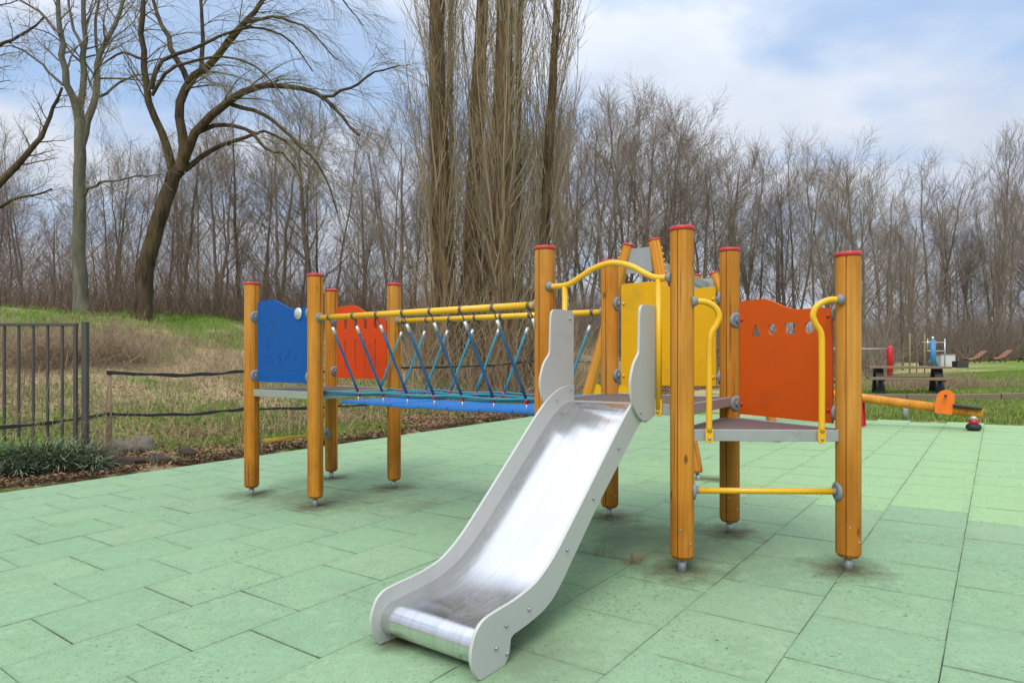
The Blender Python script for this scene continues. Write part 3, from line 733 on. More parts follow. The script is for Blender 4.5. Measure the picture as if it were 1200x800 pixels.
def net(fr, L, tops, ds, ztop, mat, inward, off, rail_z):
    for k, s in enumerate(tops):
        hp = pt(fr, s, rail_z - .028); top = pt(fr, s + ds * .12, ztop, -inward * .015)
        bs = s + ds
        if bs > L - .03 or bs < -.03: bs = min(max(bs, -.03), L - .03)
        bot = pt(fr, bs, .898, -inward * off)
        d = (bot - top) / np.linalg.norm(bot - top)
        r = MB(); r.tube(rope_pts(top + d * .04, bot, 5, .0), .0105, 8); ro = r.build('rope', mat, PS)
        f = MB(); f.tube([top - d * .005, top + d * .062], .012, 10); f.build('ferrule', 'ferrule', ro)
        h = MB(); h.tube([pt(fr, s - .012, rail_z), pt(fr, s + .012, rail_z)], .0265, 14); h.tube([hp + np.array([0, 0, .006]), (hp + top) / 2 + np.array([0, 0, .003]), top], .005, 6); h.build('hook', 'hook', ro)
        b = MB(); b.ball(bot, .017, 10); b.ball(bot + np.array([0, 0, -.016]), .012, 8); b.build('connector', 'red_ball', ro)
        q = MB(); q.tube([bot + np.array([0, 0, -.02]), bot + np.array([0, 0, -.075])], .0055, 8); q.build('rod', 'ferrule', ro)
net(f25, L25, [.18, .465, .73, 1.005, 1.275, 1.555, 1.83, 2.115], .15, 1.43, 'rope_blue', 1, .17, 1.515)
net(f46, L46, [.13, .42, .69, .975, 1.25, 1.535, 1.82, 2.10], -.14, 1.425, 'rope_teal', -1, .17, 1.527)
for fr, L, sgn in ((f25, L25, 1), (f46, L46, -1)):
    for dz, do, mt in ((.006, .160, 'rope_teal'), (-.012, .182, 'rope_teal')):
        r = MB(); pts = [pt(fr, s, .898 + dz + .006 * math.sin(s * 9 + dz * 300), -sgn * (do + .006 * math.sin(s * 7))) for s in np.linspace(-.02, L - .04, 30)]
        pts = [pt(fr, .0, .90 + dz, -sgn * .05)] + pts[2:-1] + [pt(fr, L, .90 + dz, -sgn * .05)]
        r.tube(pts, .009, 8); r.build('cord', mt, PS)

# ------------------------------------------------------------------ the tall swing frame behind
g = lambda x, y: float(ground_z(x, y))
SF = thing('swing_frame', (2.2, 8.0, 0), 'leaning orange pole frame with grey top beam behind the yellow panel', 'climbing frame')
def pole(a, b, knobs=()):
    a = np.array(a, float); b = np.array(b, float); d = b - a; L = np.linalg.norm(d); d /= L
    me = post_geo(L - .06, .058).mesh('pole', 'pole_wood'); o = bpy.data.objects.new('pole', me)
    COL.objects.link(o); o.parent = SF; rot = Vector(d).to_track_quat('Z', 'Y')
    p = a + d * .06
    o.location = Vector(p) - WLOC[SF.name]; o.rotation_mode = 'QUATERNION'; o.rotation_quaternion = rot
    c = bpy.data.objects.new('cap', cap_me); COL.objects.link(c); c.parent = o; c.location = (0, 0, L - .06); c.scale = (.92, .92, .92)
    f = MB(); f.tube([(0, 0, -.12), (0, 0, .01)], .018, 10); fo = bpy.data.objects.new('foot', f.mesh('foot', 'zinc')); COL.objects.link(fo); fo.parent = o
    for k in range(6):
        kk = MB(); ang = knobs[0]; r0 = .052; q = Vector((math.cos(ang), math.sin(ang), 0))
        qq = rot.inverted() @ q; qq.z = 0; qq.normalize(); z = L - .14 - k * .062
        kk.tube([np.array(qq) * r0 + np.array([0, 0, z]), np.array(qq) * (r0 + .022) + np.array([0, 0, z])], [.013, .010], 8)
        ko = bpy.data.objects.new('knob', kk.mesh('knob', 'yellow')); COL.objects.link(ko); ko.parent = o
    return o
pole((.60, 7.05, .02), (1.20, 6.72, 2.34), (math.radians(170),))
pole((1.766, 6.2, .04), (1.425, 6.57, 2.36), (math.radians(0),))
pole((2.48, 9.5, .05), (2.62, 9.25, 2.36), (math.radians(170),))
pole((3.57, 8.7, .07), (2.80, 9.08, 2.36), (math.radians(0),))
m = MB(); m.beam((1.33, 6.66, 2.20), (2.72, 9.16, 2.20), .07, .10); m.build('top_beam', 'alu', SF, bevel=.004)
for c_, y_ in (((1.20, 6.76), (1.43, 6.58)), ((2.60, 9.25), (2.80, 9.1))):
    m = MB(); d = np.array([y_[0] - c_[0], y_[1] - c_[1], 0]); 
    poly = [(-.02, 2.05), (.0, 2.30), (.27, 2.30), (.30, 2.05)]
    u = d / np.linalg.norm(d); m.prism(poly, (c_[0], c_[1], 0), u, (0, 0, 1), (u[1], -u[0], 0), .045, .06); m.build('plate', 'alu', SF)

# ------------------------------------------------------------------ seesaw
SS = thing('seesaw', (5.35, 10.4, g(5.35, 10.4)), 'yellow wooden seesaw with orange handle plate, right end down', 'seesaw')
a = np.array(at(862, 421, 11.3)); bL = at(1152, 484.5, 9.45); bR = at(1008, 466, 10.4)
d = (bL - bR); aL = bR - d * .98
m = MB(); m.tube([aL, bL], .070, 16); m.build('beam', 'pole_wood', SS)
un = d / np.linalg.norm(d); side = np.cross((0, 0, 1), un); side /= np.linalg.norm(side); upv = np.cross(un, side)
def along(t): return bR + d * t
for t, sgn in ((.70, 1), (-.70, -1)):
    m = MB(); poly = [(-.10, -.07), (.115, -.07), (.12, .06)] + [(.01 + .11 * math.cos(x), .17 + .11 * math.sin(x)) for x in np.linspace(0, math.pi, 9)] + [(-.115, .04)]
    m.prism(poly, along(t), un, upv, side, -.078, -.063, holes=[circ(.01, .18, .022, 8)]); m.prism(poly, along(t), un, upv, side, .063, .078, holes=[circ(.01, .18, .022, 8)]); hp = m.build('handle_plate', 'bright_orange', SS)
    m = MB(); p = along(t) + upv * .20 + un * .01; m.tube([p - side * .20, p + side * .20], .016, 10); m.build('handle_bar', 'black', SS)
    m = MB(); q = along(t + .18 * sgn) + upv * .075; m.box(q, (.36, .26, .025), np.stack([un, side, upv], 1)); m.build('seat', 'black', SS, bevel=.008)
    m = MB(); q = along(t + .23 * sgn); m.tube([q - np.array([0, 0, .05]), q - np.array([0, 0, .105])], .058, 14); m.build('collar', 'ferrule', SS)
    m = MB(); m.tube([q - np.array([0, 0, .105]), q - np.array([0, 0, .17])], .060, 14); m.build('buffer_stem', 'bright_red', SS)
    m = MB(); m.ball(q - np.array([0, 0, .212]), .100, 18, (1, 1, .66)); m.build('rubber_buffer', 'black', SS)
gz = g(bR[0], bR[1])
m = MB()
for sd in (-1, 1):
    c_ = bR + side * .10 * sd; poly = [(-.19, gz - .02 - bR[2]), (.07, gz - .02 - bR[2]), (.04, .06), (-.12, .06)]
    m.prism(poly, c_, un * np.array([1, 1, 0]) / np.linalg.norm(un[:2]), (0, 0, 1), side, -.012, .012)
m.build('pivot_stand', 'bright_red', SS)

# ------------------------------------------------------------------ spring rider seen either side of the middle post
rx, ry = at(716, 460, 11.2)[:2]; rz = g(rx, ry)
SR = thing('spring_rider', (rx, ry, rz), 'yellow spring rider with a red seat, half hidden behind the middle post', 'spring rider')
m = MB(); th = np.linspace(0, 2 * math.pi * 5, 60); m.tube([(rx + .09 * math.cos(q), ry + .09 * math.sin(q), rz + .38 * i / 59) for i, q in enumerate(th)], .012, 6); m.build('spring', 'dark_iron', SR)
for o in (-.11, .11):
    m = MB(); poly = curve2([(-.36, .50), (-.32, .72), (-.20, .70), (-.10, .62), (.10, .62), (.22, .74), (.34, .76), (.36, .52), (.15, .38), (-.15, .38), (-.36, .50)], 3)[:-1]
    m.prism(poly, (rx, ry + o, rz), (1, 0, 0), (0, 0, 1), (0, 1, 0), -.01, .01); m.build('side_plate', 'yellow_panel', SR)
m = MB(); m.box((rx - .05, ry, rz + .64), (.28, .20, .03)); m.build('seat', 'bright_red', SR, bevel=.005)
m = MB(); m.tube([(rx + .25, ry - .22, rz + .79), (rx + .25, ry + .22, rz + .79)], .015, 8); m.build('handle', 'bright_red', SR)

# ------------------------------------------------------------------ low iron fence on the left
IF = thing('iron_fence', (-5.4, 8.0, g(-5.2, 8.)), 'dark iron bar fence panel among dry weeds at the left edge', 'fence')
fz = g(-5.25, 8.05) - .02
pr = at(100, 377, 8.0); topz = pr[2]
y1 = 8.0; slope = .02
def fx(px): return (px - 600) * y1 / FPX
m = MB(); m.box((fx(100), y1, (fz + topz) / 2), (.062, .062, topz - fz)); m.build('fence_post', 'dark_iron', IF, bevel=.004)
lx = fx(-105); 
m = MB(); m.box(((lx + fx(91)) / 2, y1, topz - .035), (fx(91) - lx, .045, .034)); m.build('top_rail', 'dark_iron', IF, bevel=.003)
m = MB(); m.box(((lx + fx(91)) / 2, y1, fz + .20), (fx(91) - lx, .045, .030)); m.build('bottom_rail', 'dark_iron', IF, bevel=.003)
m = MB(); m.box((fx(88.5), y1, (fz + .2 + topz - .03) / 2), (.040, .034, topz - fz - .24)); m.build('frame_bar', 'dark_iron', IF, bevel=.003)
bar_me = None
px = 73.0
bm_ = MB(); bm_.box((0, 0, (topz - fz - .25) / 2), (.024, .024, topz - fz - .25)); bar_me = bm_.mesh('bar', 'dark_iron')
while px > -100:
    o = bpy.data.objects.new('bar', bar_me); put(o, IF, (fx(px), y1, fz + .20)); px -= 17
m = MB(); m.box((fx(-108), y1, (fz + topz) / 2), (.062, .062, topz - fz)); m.build('fence_post', 'dark_iron', IF, bevel=.004)

# dark two-rail fence along the foot of the bank
line = [(-1, 7.4, 441, 497), (125, 8.5, 436, 485), (286, 10.2, 435, 479), (473, 13.2, 431, 469), (628, 17.0, 423.5, 457), (760, 22.0, 420, 444)]
line[0] = (-60, 7.2, 437, 503)
RF = thing('rail_fence', (*at(125, 485, 8.5)[:2], .1), 'low fence of two dark bands on thin wooden posts along the bank', 'fence')
ups = [at(p, a_, Y) for p, Y, a_, b_ in line]; los = [at(p, b_, Y) for p, Y, a_, b_ in line]
rr_ = random.Random(3)
def band(pts, name):
    for i in range(len(pts) - 1):
        a, b = pts[i], pts[i + 1]; m = MB(); n_ = 12
        q = [a + (b - a) * t + np.array([0, 0, -.045 * 4 * t * (1 - t) + rr_.uniform(-.010, .010)]) for t in np.linspace(0, 1, n_)]
        dd = (b - a) / np.linalg.norm(b - a); sdv = np.cross((0, 0, 1), dd); sdv /= np.linalg.norm(sdv)
        vs = []
        for p in q:
            hh = .021 + rr_.uniform(-.009, .009)
            for dy, dz in ((-.007, -hh), (.007, -hh), (.007, hh), (-.007, hh)): vs.append(p + sdv * dy + np.array([0, 0, dz]))
        fs = [(i2 * 4 + j, i2 * 4 + (j + 1) % 4, (i2 + 1) * 4 + (j + 1) % 4, (i2 + 1) * 4 + j) for i2 in range(n_ - 1) for j in range(4)] + [(3, 2, 1, 0), (n_ * 4 - 4, n_ * 4 - 3, n_ * 4 - 2, n_ * 4 - 1)]
        m.add(vs, fs); m.build(name, 'black', RF)
band(ups[1:], 'band'); band(los, 'band')
for i in range(1, len(ups)):
    p = ups[i]; zb = g(p[0], p[1] + .05); q = np.array([p[0], p[1] + .05, 0])
    m = MB(); m.tube([q + (0, 0, zb - .1), q + (.01, 0, (zb + p[2]) / 2), q + (0, 0, p[2] + .04)], [.034, .030, .028], 8); m.build('fence_stake', 'stake_wood', RF)

# ------------------------------------------------------------------ stones and clods at the edge of the paving
import bmesh
def rock(name, px, py, Y, r, sc, mat, label, cat, group=None, seed=0):
    bm = bmesh.new(); bmesh.ops.create_icosphere(bm, subdivisions=3, radius=r); rg = random.Random(seed); ph = [rg.uniform(0, 6) for _ in range(6)]
    for v in bm.verts:
        n = v.co.normalized(); k = 1 + .16 * math.sin(n.x * 4 + ph[0]) * math.sin(n.y * 5 + ph[1]) + .12 * math.sin(n.z * 6 + ph[2] + n.x * 3) + .07 * math.sin(n.x * 13 + ph[3]) * math.sin(n.y * 12 + ph[4])
        v.co = Vector((v.co.x * sc[0], v.co.y * sc[1], v.co.z * sc[2])) * k
    me = bpy.data.meshes.new(name); bm.to_mesh(me); bm.free(); me.materials.append(M[mat])
    for p in me.polygons: p.use_smooth = True
    x, y = at(px, py, Y)[:2]; o = bpy.data.objects.new(name, me); put(o, None, (x, y, g(x, y) + r * sc[2] * .35)); return tag(o, label, cat, group)
rock('stone', 142, 503, 8.6, .17, (1.1, .8, .8), 'stone', 'grey stone beside the thin fence stake, left of its pair', 'stone', 'grey stones by the fence stake', 1)
rock('stone', 166, 502, 8.8, .17, (1., .8, .9), 'stone', 'grey rounded stone right of the other by the fence stake', 'stone', 'grey stones by the fence stake', 2)
rock('clod', 146, 546, 7.75, .16, (1.4, .7, .45), 'clod', 'dark lump of earth lying at the paving edge, left of its pair', 'clod', 'dark lumps of earth at the paving edge', 3)
rock('clod', 184, 545, 7.95, .14, (1.3, .7, .4), 'clod', 'dark lump of earth lying at the paving edge, right of its pair', 'clod', 'dark lumps of earth at the paving edge', 4)
rock('clod', 219, 532, 8.4, .12, (1., .8, .7), 'clod', 'small dark lump of earth set back among leaves', 'clod', 'dark lumps of earth at the paving edge', 5)
rock('stone', 179, 523, 8.5, .07, (1.4, 1, .5), 'stone', 'small pale stone lying among leaves near the dark lumps', 'stone', None, 6)

# ------------------------------------------------------------------ far right: things on the lawn
def lz(x, y): return g(x, y)
# timber edging of the lawn bed
TE = thing('timber_edging', (*at(1100, 465, 15)[:2], lz(8.5, 15)), 'long low weathered timber edging across the lawn', 'edging')
pa = at(1010, 466, 15.8); pb = at(1290, 466, 14.6)
nseg = 5
for i in range(nseg):
    a = pa + (pb - pa) * i / nseg; b = pa + (pb - pa) * ((i + 1) / nseg - .004); a = a.copy(); b = b.copy()
    a[2] = lz(a[0], a[1]) + .07; b[2] = lz(b[0], b[1]) + .07
    m = MB(); m.beam(a, b, .14, .17); m.build('sleeper', 'weathered_wood', TE, bevel=.012)
# small steel bollard at the back edge of the paving
bx, by, _ = at(1061, 491, 11.25); zb = lz(bx, by)
m = MB(); m.tube([(bx, by, zb - .05), (bx, by, zb + .26), (bx, by, zb + .27)], [.042, .042, .03], 12); o = m.build('bollard', 'alu', None, (bx, by, zb)); tag(o, 'short grey bollard at the paving edge below the seesaw beam', 'bollard')
# picnic table
def picnic(px, Y, ang, label, Lt=1.95):
    x, y, _ = at(px, 430, Y); z = lz(x, y)
    T = thing('picnic_table', (x, y, z), label, 'picnic table')
    R = Matrix.Rotation(ang, 3, 'Z')
    def tr(p): q = R @ Vector(p); return np.array((q.x + x, q.y + y, q.z + z))
    def pbox(name, c, s, mat, bevel=.005):
        m = MB(); Rm = np.array(R); m.box(tr(c), s, Rm); return m.build(name, mat, T, bevel=bevel)
    for i in range(5): pbox('board', (0, -.30 + .15 * i, .735), (Lt, .14, .06), 'table_wood')
    for sgn in (-1, 1):
        for i in range(2): pbox('seat_board', (.08 * sgn, sgn * (.62 + .15 * i), .44), (Lt, .14, .07), 'table_wood')
        m = MB()
        for s2 in (-1, 1):
            a = tr((sgn * .70, s2 * .12, .71)); b = tr((sgn * .70, s2 * .42, .0)); m.beam(a, b, .19, .09, up=(0.01, 0, 1))
        m.beam(tr((sgn * .70, -.72, .40)), tr((sgn * .70, .72, .40)), .10, .06); m.beam(tr((sgn * .70, -.66, .04)), tr((sgn * .70, .66, .04)), .14, .08)
        m.build('leg_frame', 'black', T)
    return T
picnic(1063, 18.0, math.radians(-20), 'dark-legged wooden picnic table on the lawn beyond the seesaw')
# exercise bar
x, y, _ = at(1043, 440, 25); z = lz(x, y)
EB = thing('exercise_bar', (x, y, z), 'bright red exercise post carrying a thin steel bar', 'exercise bar')
for dx in (0, -2.3):
    m = MB(); zt = at(1043, 405, 25)[2]; m.tube([(x + dx, y, z), (x + dx, y, zt - .06), (x + dx, y, zt)], [.105, .105, .06], 12); m.build('bar_post', 'bright_red', EB)
    m = MB(); m.box((x + dx, y, z + .04), (.6, .5, .06)); m.build('base_plate', 'black', EB)
m = MB(); m.tube([(x, y, zt - .12), (x - 2.3, y, zt - .12)], .022, 8); m.build('bar', 'ferrule', EB)
# fitness machine
x, y, _ = at(1093, 430, 46); z = lz(x, y)
FM = thing('fitness_machine', (x, y, z), 'pale blue outdoor fitness machine beside the white box', 'fitness machine')
m = MB(); m.tube([(x, y, z), (x, y, z + 1.9)], .19, 12); m.tube([(x - .25, y, z), (x, y, z + .9)], .1, 8); m.tube([(x + .35, y, z), (x, y, z + .9)], .1, 8); m.build('column', 'machine_blue', FM)
m = MB(); m.tube([(x, y, z + 1.9), (x, y, z + 2.15)], .09, 10); m.build('column_head', 'ferrule', FM)
m = MB(); m.tube([(x - .75, y, z + 1.75), (x + .9, y, z + 1.75)], .035, 8); m.tube([(x - .4, y, z + 1.15), (x + .85, y, z + 1.15)], .035, 8); m.tube([(x + .85, y, z + 2.0), (x + .85, y, z)], .04, 8); m.tube([(x - .35, y, z + 2.0), (x - .35, y, z + 1.1)], .03, 8); m.build('grab_bar', 'ferrule', FM)
m = MB(); m.box((x - .5, y, z + .25), (.7, .5, .3)); m.build('step', 'dark_iron', FM, bevel=.03)
x, y, _ = at(1107, 430, 47); z = lz(x, y)
m = MB(); m.box((x + .05, y, z + .42), (1.05, .6, .86)); WB = m.build('utility_box', 'white_paint', None, (x, y, z), bevel=.02); tag(WB, 'white utility box on the grass behind the picnic table', 'utility box')
m = MB(); m.box((x + .05, y, z + .875), (1.11, .66, .04)); m.build('lid', 'alu', WB, bevel=.01)
m = MB(); m.box((x - .1, y - .306, z + .45), (.6, .012, .62)); m.build('door', 'white_paint', WB, bevel=.004)
x, y, _ = at(1125, 431, 44); z = lz(x, y)
DB = thing('litter_bin', (x, y, z), 'low dark slatted box right of the white box', 'bin')
for i in range(5):
    m = MB(); m.box((x, y - .3, z + .05 + i * .09), (.75, .04, .07)); m.build('slat', 'dark_iron', DB)
m = MB(); m.box((x, y, z + .24), (.72, .55, .42)); m.build('box_body', 'black', DB)
# loungers
LNAME = ['curved wooden lounger on the far lawn, leftmost of three', 'curved wooden lounger on the far lawn, middle one of three', 'curved wooden lounger on the far lawn, cut by the right frame edge']
prof = [(-.95, .42), (-.60, .30), (-.25, .36), (.0, .46), (.18, .46), (.55, .78), (.95, 1.08)]
src = None
for i, (px, Y) in enumerate(((1141, 57), (1171, 57), (1206, 56))):
    x, y, _ = at(px, 424, Y); z = lz(x, y)
    L_ = thing('wooden_lounger', (x, y, z), LNAME[i], 'lounger', 'wooden loungers on the far lawn')
    if src is None:
        cv = arc_pts([(p[0], 0, p[1]) for p in prof], 4); kids = []
        for k in range(0, len(cv) - 1):
            a, b = cv[k], cv[k + 1]; m = MB(); m.beam(a + (b - a) * .06, b - (b - a) * .06, .8, .035); kids.append(('slat', m.mesh('slat', 'lounger_wood')))
        m = MB(); m.beam((-.7, .3, 0), (-.55, .3, .30), .06, .06, up=(1, 0, .1)); m.beam((-.7, -.3, 0), (-.55, -.3, .30), .06, .06, up=(1, 0, .1))
        m.beam((.35, .3, 0), (.12, .3, .44), .06, .06, up=(1, 0, .1)); m.beam((.35, -.3, 0), (.12, -.3, .44), .06, .06, up=(1, 0, .1)); m.beam((-.6, 0, .26), (.1, 0, .42), .5, .05); kids.append(('underframe', m.mesh('underframe', 'dark_iron'))); src = kids
    for n_, me in src:
        o = bpy.data.objects.new(n_, me); COL.objects.link(o); o.parent = L_

# ------------------------------------------------------------------ bare trees
def unit(a): return a / np.maximum(np.linalg.norm(a, axis=-1, keepdims=True), 1e-9)
def tubes(P, R, k):
    """P (B,n,3), R (B,n) -> verts, quads"""
    B, n, _ = P.shape
    T = np.gradient(P, axis=1) if n > 2 else np.repeat((P[:, 1:] - P[:, :1]), 2, 1)
    T = unit(T); ax = unit(P[:, -1] - P[:, 0]); ref = np.eye(3)[np.argmin(np.abs(ax), 1)][:, None, :]
    N1 = unit(np.cross(T, np.broadcast_to(ref, T.shape))); N2 = np.cross(T, N1)
    a = np.arange(k) * 2 * math.pi / k
    V = P[:, :, None, :] + R[:, :, None, None] * (np.cos(a)[None, None, :, None] * N1[:, :, None, :] + np.sin(a)[None, None, :, None] * N2[:, :, None, :])
    V = V.reshape(-1, 3)
    b = (np.arange(B) * n * k)[:, None, None]; i = (np.arange(n - 1) * k)[None, :, None]; j = np.arange(k)[None, None, :]; j2 = (j + 1) % k
    F = np.stack([b + i + j, b + i + j2, b + i + k + j2, b + i + k + j], -1).reshape(-1, 4)
    return V, F
def merge(parts):
    V = []; F = []; o = 0
    for v, f in parts: V.append(v); F.append(f + o); o += len(v)
    return np.concatenate(V), np.concatenate(F)
def children(rng, P, R, k, t0, t1, ang, asd, lr, rr, n, wander, trop, lmin=.25, tdec=.5, rmin=.004, tip=.25, lens=None, bias=None):
    """k side branches on every parent; returns child polylines"""
    B, m, _ = P.shape
    plen = np.linalg.norm(np.diff(P, axis=1), axis=2).sum(1)
    t = t0 + (t1 - t0) * (np.arange(k)[None, :] + rng.random((B, k))) / k
    x = t * (m - 1); i = np.minimum(x.astype(int), m - 2); f = (x - i)[..., None]; bi = np.arange(B)[:, None]
    p = P[bi, i] * (1 - f) + P[bi, i + 1] * f; tg = unit(P[bi, i + 1] - P[bi, i]); r = R[bi, i] * (1 - f[..., 0]) + R[bi, i + 1] * f[..., 0]
    rv = rng.normal(size=(B, k, 3)); 
    if bias is not None: rv = rv + np.array(bias)
    perp = unit(rv - (rv * tg).sum(-1, keepdims=True) * tg)
    a = np.radians(ang + asd * rng.normal(size=(B, k)))[..., None]
    d = unit(np.cos(a) * tg + np.sin(a) * perp)
    L = (plen[:, None] * lr * (1 - tdec * t) * rng.uniform(.65, 1.25, (B, k))); L = np.maximum(L, lmin)
    p = p.reshape(-1, 3); d = d.reshape(-1, 3); L = L.reshape(-1); r = np.maximum(r.reshape(-1) * rr, rmin)
    C = len(p); out = np.zeros((C, n, 3)); out[:, 0] = p; st = (L / (n - 1))[:, None]
    for q in range(1, n):
        d = unit(d + wander * rng.normal(size=(C, 3)) + np.array(trop))
        out[:, q] = out[:, q - 1] + d * st
    rad = r[:, None] * np.linspace(1, tip, n)[None, :]; rad = np.maximum(rad, rmin * .6)
    return out, rad
def poly_path(pts, n):
    pts = np.array(arc_pts(pts, 6)); L = np.concatenate([[0], np.cumsum(np.linalg.norm(np.diff(pts, axis=0), axis=1))]); t = np.linspace(0, L[-1], n)
    return np.stack([np.interp(t, L, pts[:, i]) for i in range(3)], 1)
def tree_obj(name, base, wood, tw, bark_m, twig_m, label, group=None, k_w=8):
    T = thing(name, base, label, 'tree', group); b = np.array(base)
    v, f = merge([tubes(P - b, R, k_w) for P, R in wood]); o = bpy.data.objects.new('trunk', fast_mesh('trunk', v, f, bark_m)); COL.objects.link(o); o.parent = T
    v, f = merge([tubes(P - b, R, 3) for P, R in tw]); o = bpy.data.objects.new('crown', fast_mesh('crown', v, f, twig_m)); COL.objects.link(o); o.parent = T
    return T
def limb(pts, Y, r0, r1, n=14, ys=0., jag=.0, seed=0):
    """limb through picture points at depth Y drifting by ys"""
    q = [at(x, y, Y + ys * i / max(1, len(pts) - 1)) for i, (x, y) in enumerate(pts)]
    P = poly_path(q, n); rg = np.random.default_rng(seed); P[1:] += rg.normal(size=(n - 1, 3)) * jag
    return P[None], np.linspace(r0, r1, n)[None]

# --- the leaning, arching tree on the bank
YB = 18.9; rg = np.random.default_rng(7)
base = at(168, 366, YB); base[2] = g(base[0], base[1]) - .05
tr = limb([(166, 372), (168, 350), (173, 304), (187, 256), (203, 207), (209, 198)], YB, .255, .19, 18, jag=.012); tr[1][0, :3] *= np.array([1.15, 1.08, 1.03])
Ls = [limb([(203, 210), (195, 168), (177, 128), (170, 86), (168, 38), (166, -10), (160, -80)], YB, .155, .045, 16, -1.0, .02, 1),
      limb([(207, 205), (217, 176), (210, 133), (221, 97), (252, 71), (285, 28), (309, 0), (335, -45)], YB, .19, .05, 18, .6, .02, 2),
      limb([(221, 98), (204, 62), (190, 30), (176, -10), (170, -60)], YB + .2, .11, .035, 12, 1., .02, 3),
      limb([(236, 85), (238, 40), (234, -20), (240, -80)], YB + .3, .085, .03, 10, .4, .02, 4),
      limb([(214, 200), (222, 170), (236, 146), (256, 129), (294, 103), (342, 102), (380, 114), (402, 138), (421, 160)], YB - .1, .165, .035, 20, -1.6, .015, 5),
      limb([(378, 113), (412, 102), (440, 84), (470, 78)], YB - 1.6, .055, .02, 10, -.4, .02, 6),
      limb([(216, 200), (247, 176), (285, 162), (313, 154), (340, 170), (360, 196)], YB - .1, .10, .022, 14, .9, .015, 7),
      limb([(230, 156), (256, 147), (290, 152), (313, 176), (334, 182), (352, 210)], YB - .2, .085, .02, 14, -1.2, .015, 8),
      limb([(270, 122), (309, 134), (351, 171), (380, 204), (396, 250)], YB - .6, .075, .018, 14, -.6, .015, 9),
      limb([(178, 104), (190, 71), (228, 57), (266, 38), (304, 33), (340, 48), (366, 84)], YB - .4, .075, .018, 14, .8, .015, 10),
      limb([(178, 112), (196, 84), (225, 72), (262, 66), (300, 78), (330, 110)], YB - .5, .06, .016, 14, -.9, .015, 11),
      limb([(285, 28), (320, 20), (360, 34), (395, 70)], YB + .4, .06, .016, 12, .4, .015, 12),
      limb([(309, 0), (350, -18), (392, -8), (425, 30)], YB + .5, .06, .016, 12, .4, .015, 13),
      limb([(170, 70), (140, 62), (118, 78), (104, 100)], YB - .6, .05, .014, 10, .5, .015, 14)]
Ls = [(P, R * .84) for P, R in Ls]
parts1 = []
for i, (P, R) in enumerate(Ls):
    kk = max(7, int(13 * np.linalg.norm(P[0, -1] - P[0, 0]) / 4))
    parts1.append(children(rg, P, R, kk, .28, 1., 36, 14, .26, .30, 9, .05, (.05, 0, -.075), lmin=1.1, tdec=.3, rmin=.008, bias=(.5, 0, .1)))
tw = []
for P, R in parts1:
    c = children(rg, P, R, 6, .12, 1., 34, 12, .55, .45, 7, .05, (.04, 0, -.10), lmin=.7, rmin=.005); tw.append((P, R)); tw.append(c)
    c2 = children(rg, c[0], c[1], 4, .15, 1., 26, 10, .62, .6, 5, .05, (.02, 0, -.10), lmin=.5, rmin=.0036); tw.append(c2)
tree_obj('leaning_tree', tuple(base), [tr] + Ls, tw, 'bark_dark', 'twig_olive', 'dark leaning bare tree with long arching limbs on the bank')

# --- the upright forked tree left of it
YA = 19.6
base = at(95, 362, YA); base[2] = g(base[0], base[1]) - .05
tr = limb([(96, 370), (94, 330), (92.6, 266), (94, 180), (93, 140)], YA, .20, .15, 16, jag=.012); tr[1][0, :2] *= np.array([1.3, 1.1])
Ls = [limb([(93, 145), (86, 118), (78, 95), (72, 50), (68, 10), (64, -60)], YA, .14, .04, 14, -.8, .02, 21),
      limb([(94, 145), (97, 100), (97, 71), (99, 20), (97, -50), (98, -110)], YA, .12, .035, 14, .5, .02, 22),
      limb([(95, 172), (105, 135), (112, 109), (116, 66), (136, 30), (146, 0), (158, -60)], YA, .135, .035, 16, .8, .02, 23),
      limb([(116, 114), (142, 97), (166, 88), (196, 84)], YA + .5, .05, .018, 10, .7, .02, 24),
      limb([(74, 100), (48, 76), (19, 55), (-8, 57)], YA - .5, .05, .018, 10, -.7, .02, 25),
      limb([(100, 228), (112, 217), (124, 213), (157, 207), (190, 204)], YA, .055, .02, 12, -1., .02, 26),
      limb([(97, 60), (84, 26), (80, -20), (70, -60)], YA + .3, .06, .02, 10, .5, .02, 27),
      limb([(116, 70), (112, 30), (118, -20), (112, -70)], YA + .6, .06, .02, 10, .5, .02, 28),
      limb([(70, 40), (44, 12), (14, -6), (-10, -30)], YA - .6, .05, .018, 10, -.6, .02, 29)]
Ls = [(P, R * .85) for P, R in Ls]
tw = []
for P, R in Ls:
    kk = max(6, int(11 * np.linalg.norm(P[0, -1] - P[0, 0]) / 4))
    c = children(rg, P, R, kk, .25, 1., 48, 14, .34, .42, 8, .12, (0, 0, .035), lmin=.8, tdec=.3, rmin=.009)
    c2 = children(rg, c[0], c[1], 6, .2, 1., 45, 14, .45, .5, 5, .12, (0, 0, .0), lmin=.4, rmin=.005)
    tw += [c, c2, children(rg, c2[0], c2[1], 3, .2, 1., 38, 12, .55, .6, 4, .1, (0, 0, -.02), lmin=.3, rmin=.0035)]
tree_obj('forked_tree', tuple(base), [tr] + Ls, tw, 'bark_grey', 'twig_grey', 'grey-green upright bare tree forking into three high stems')

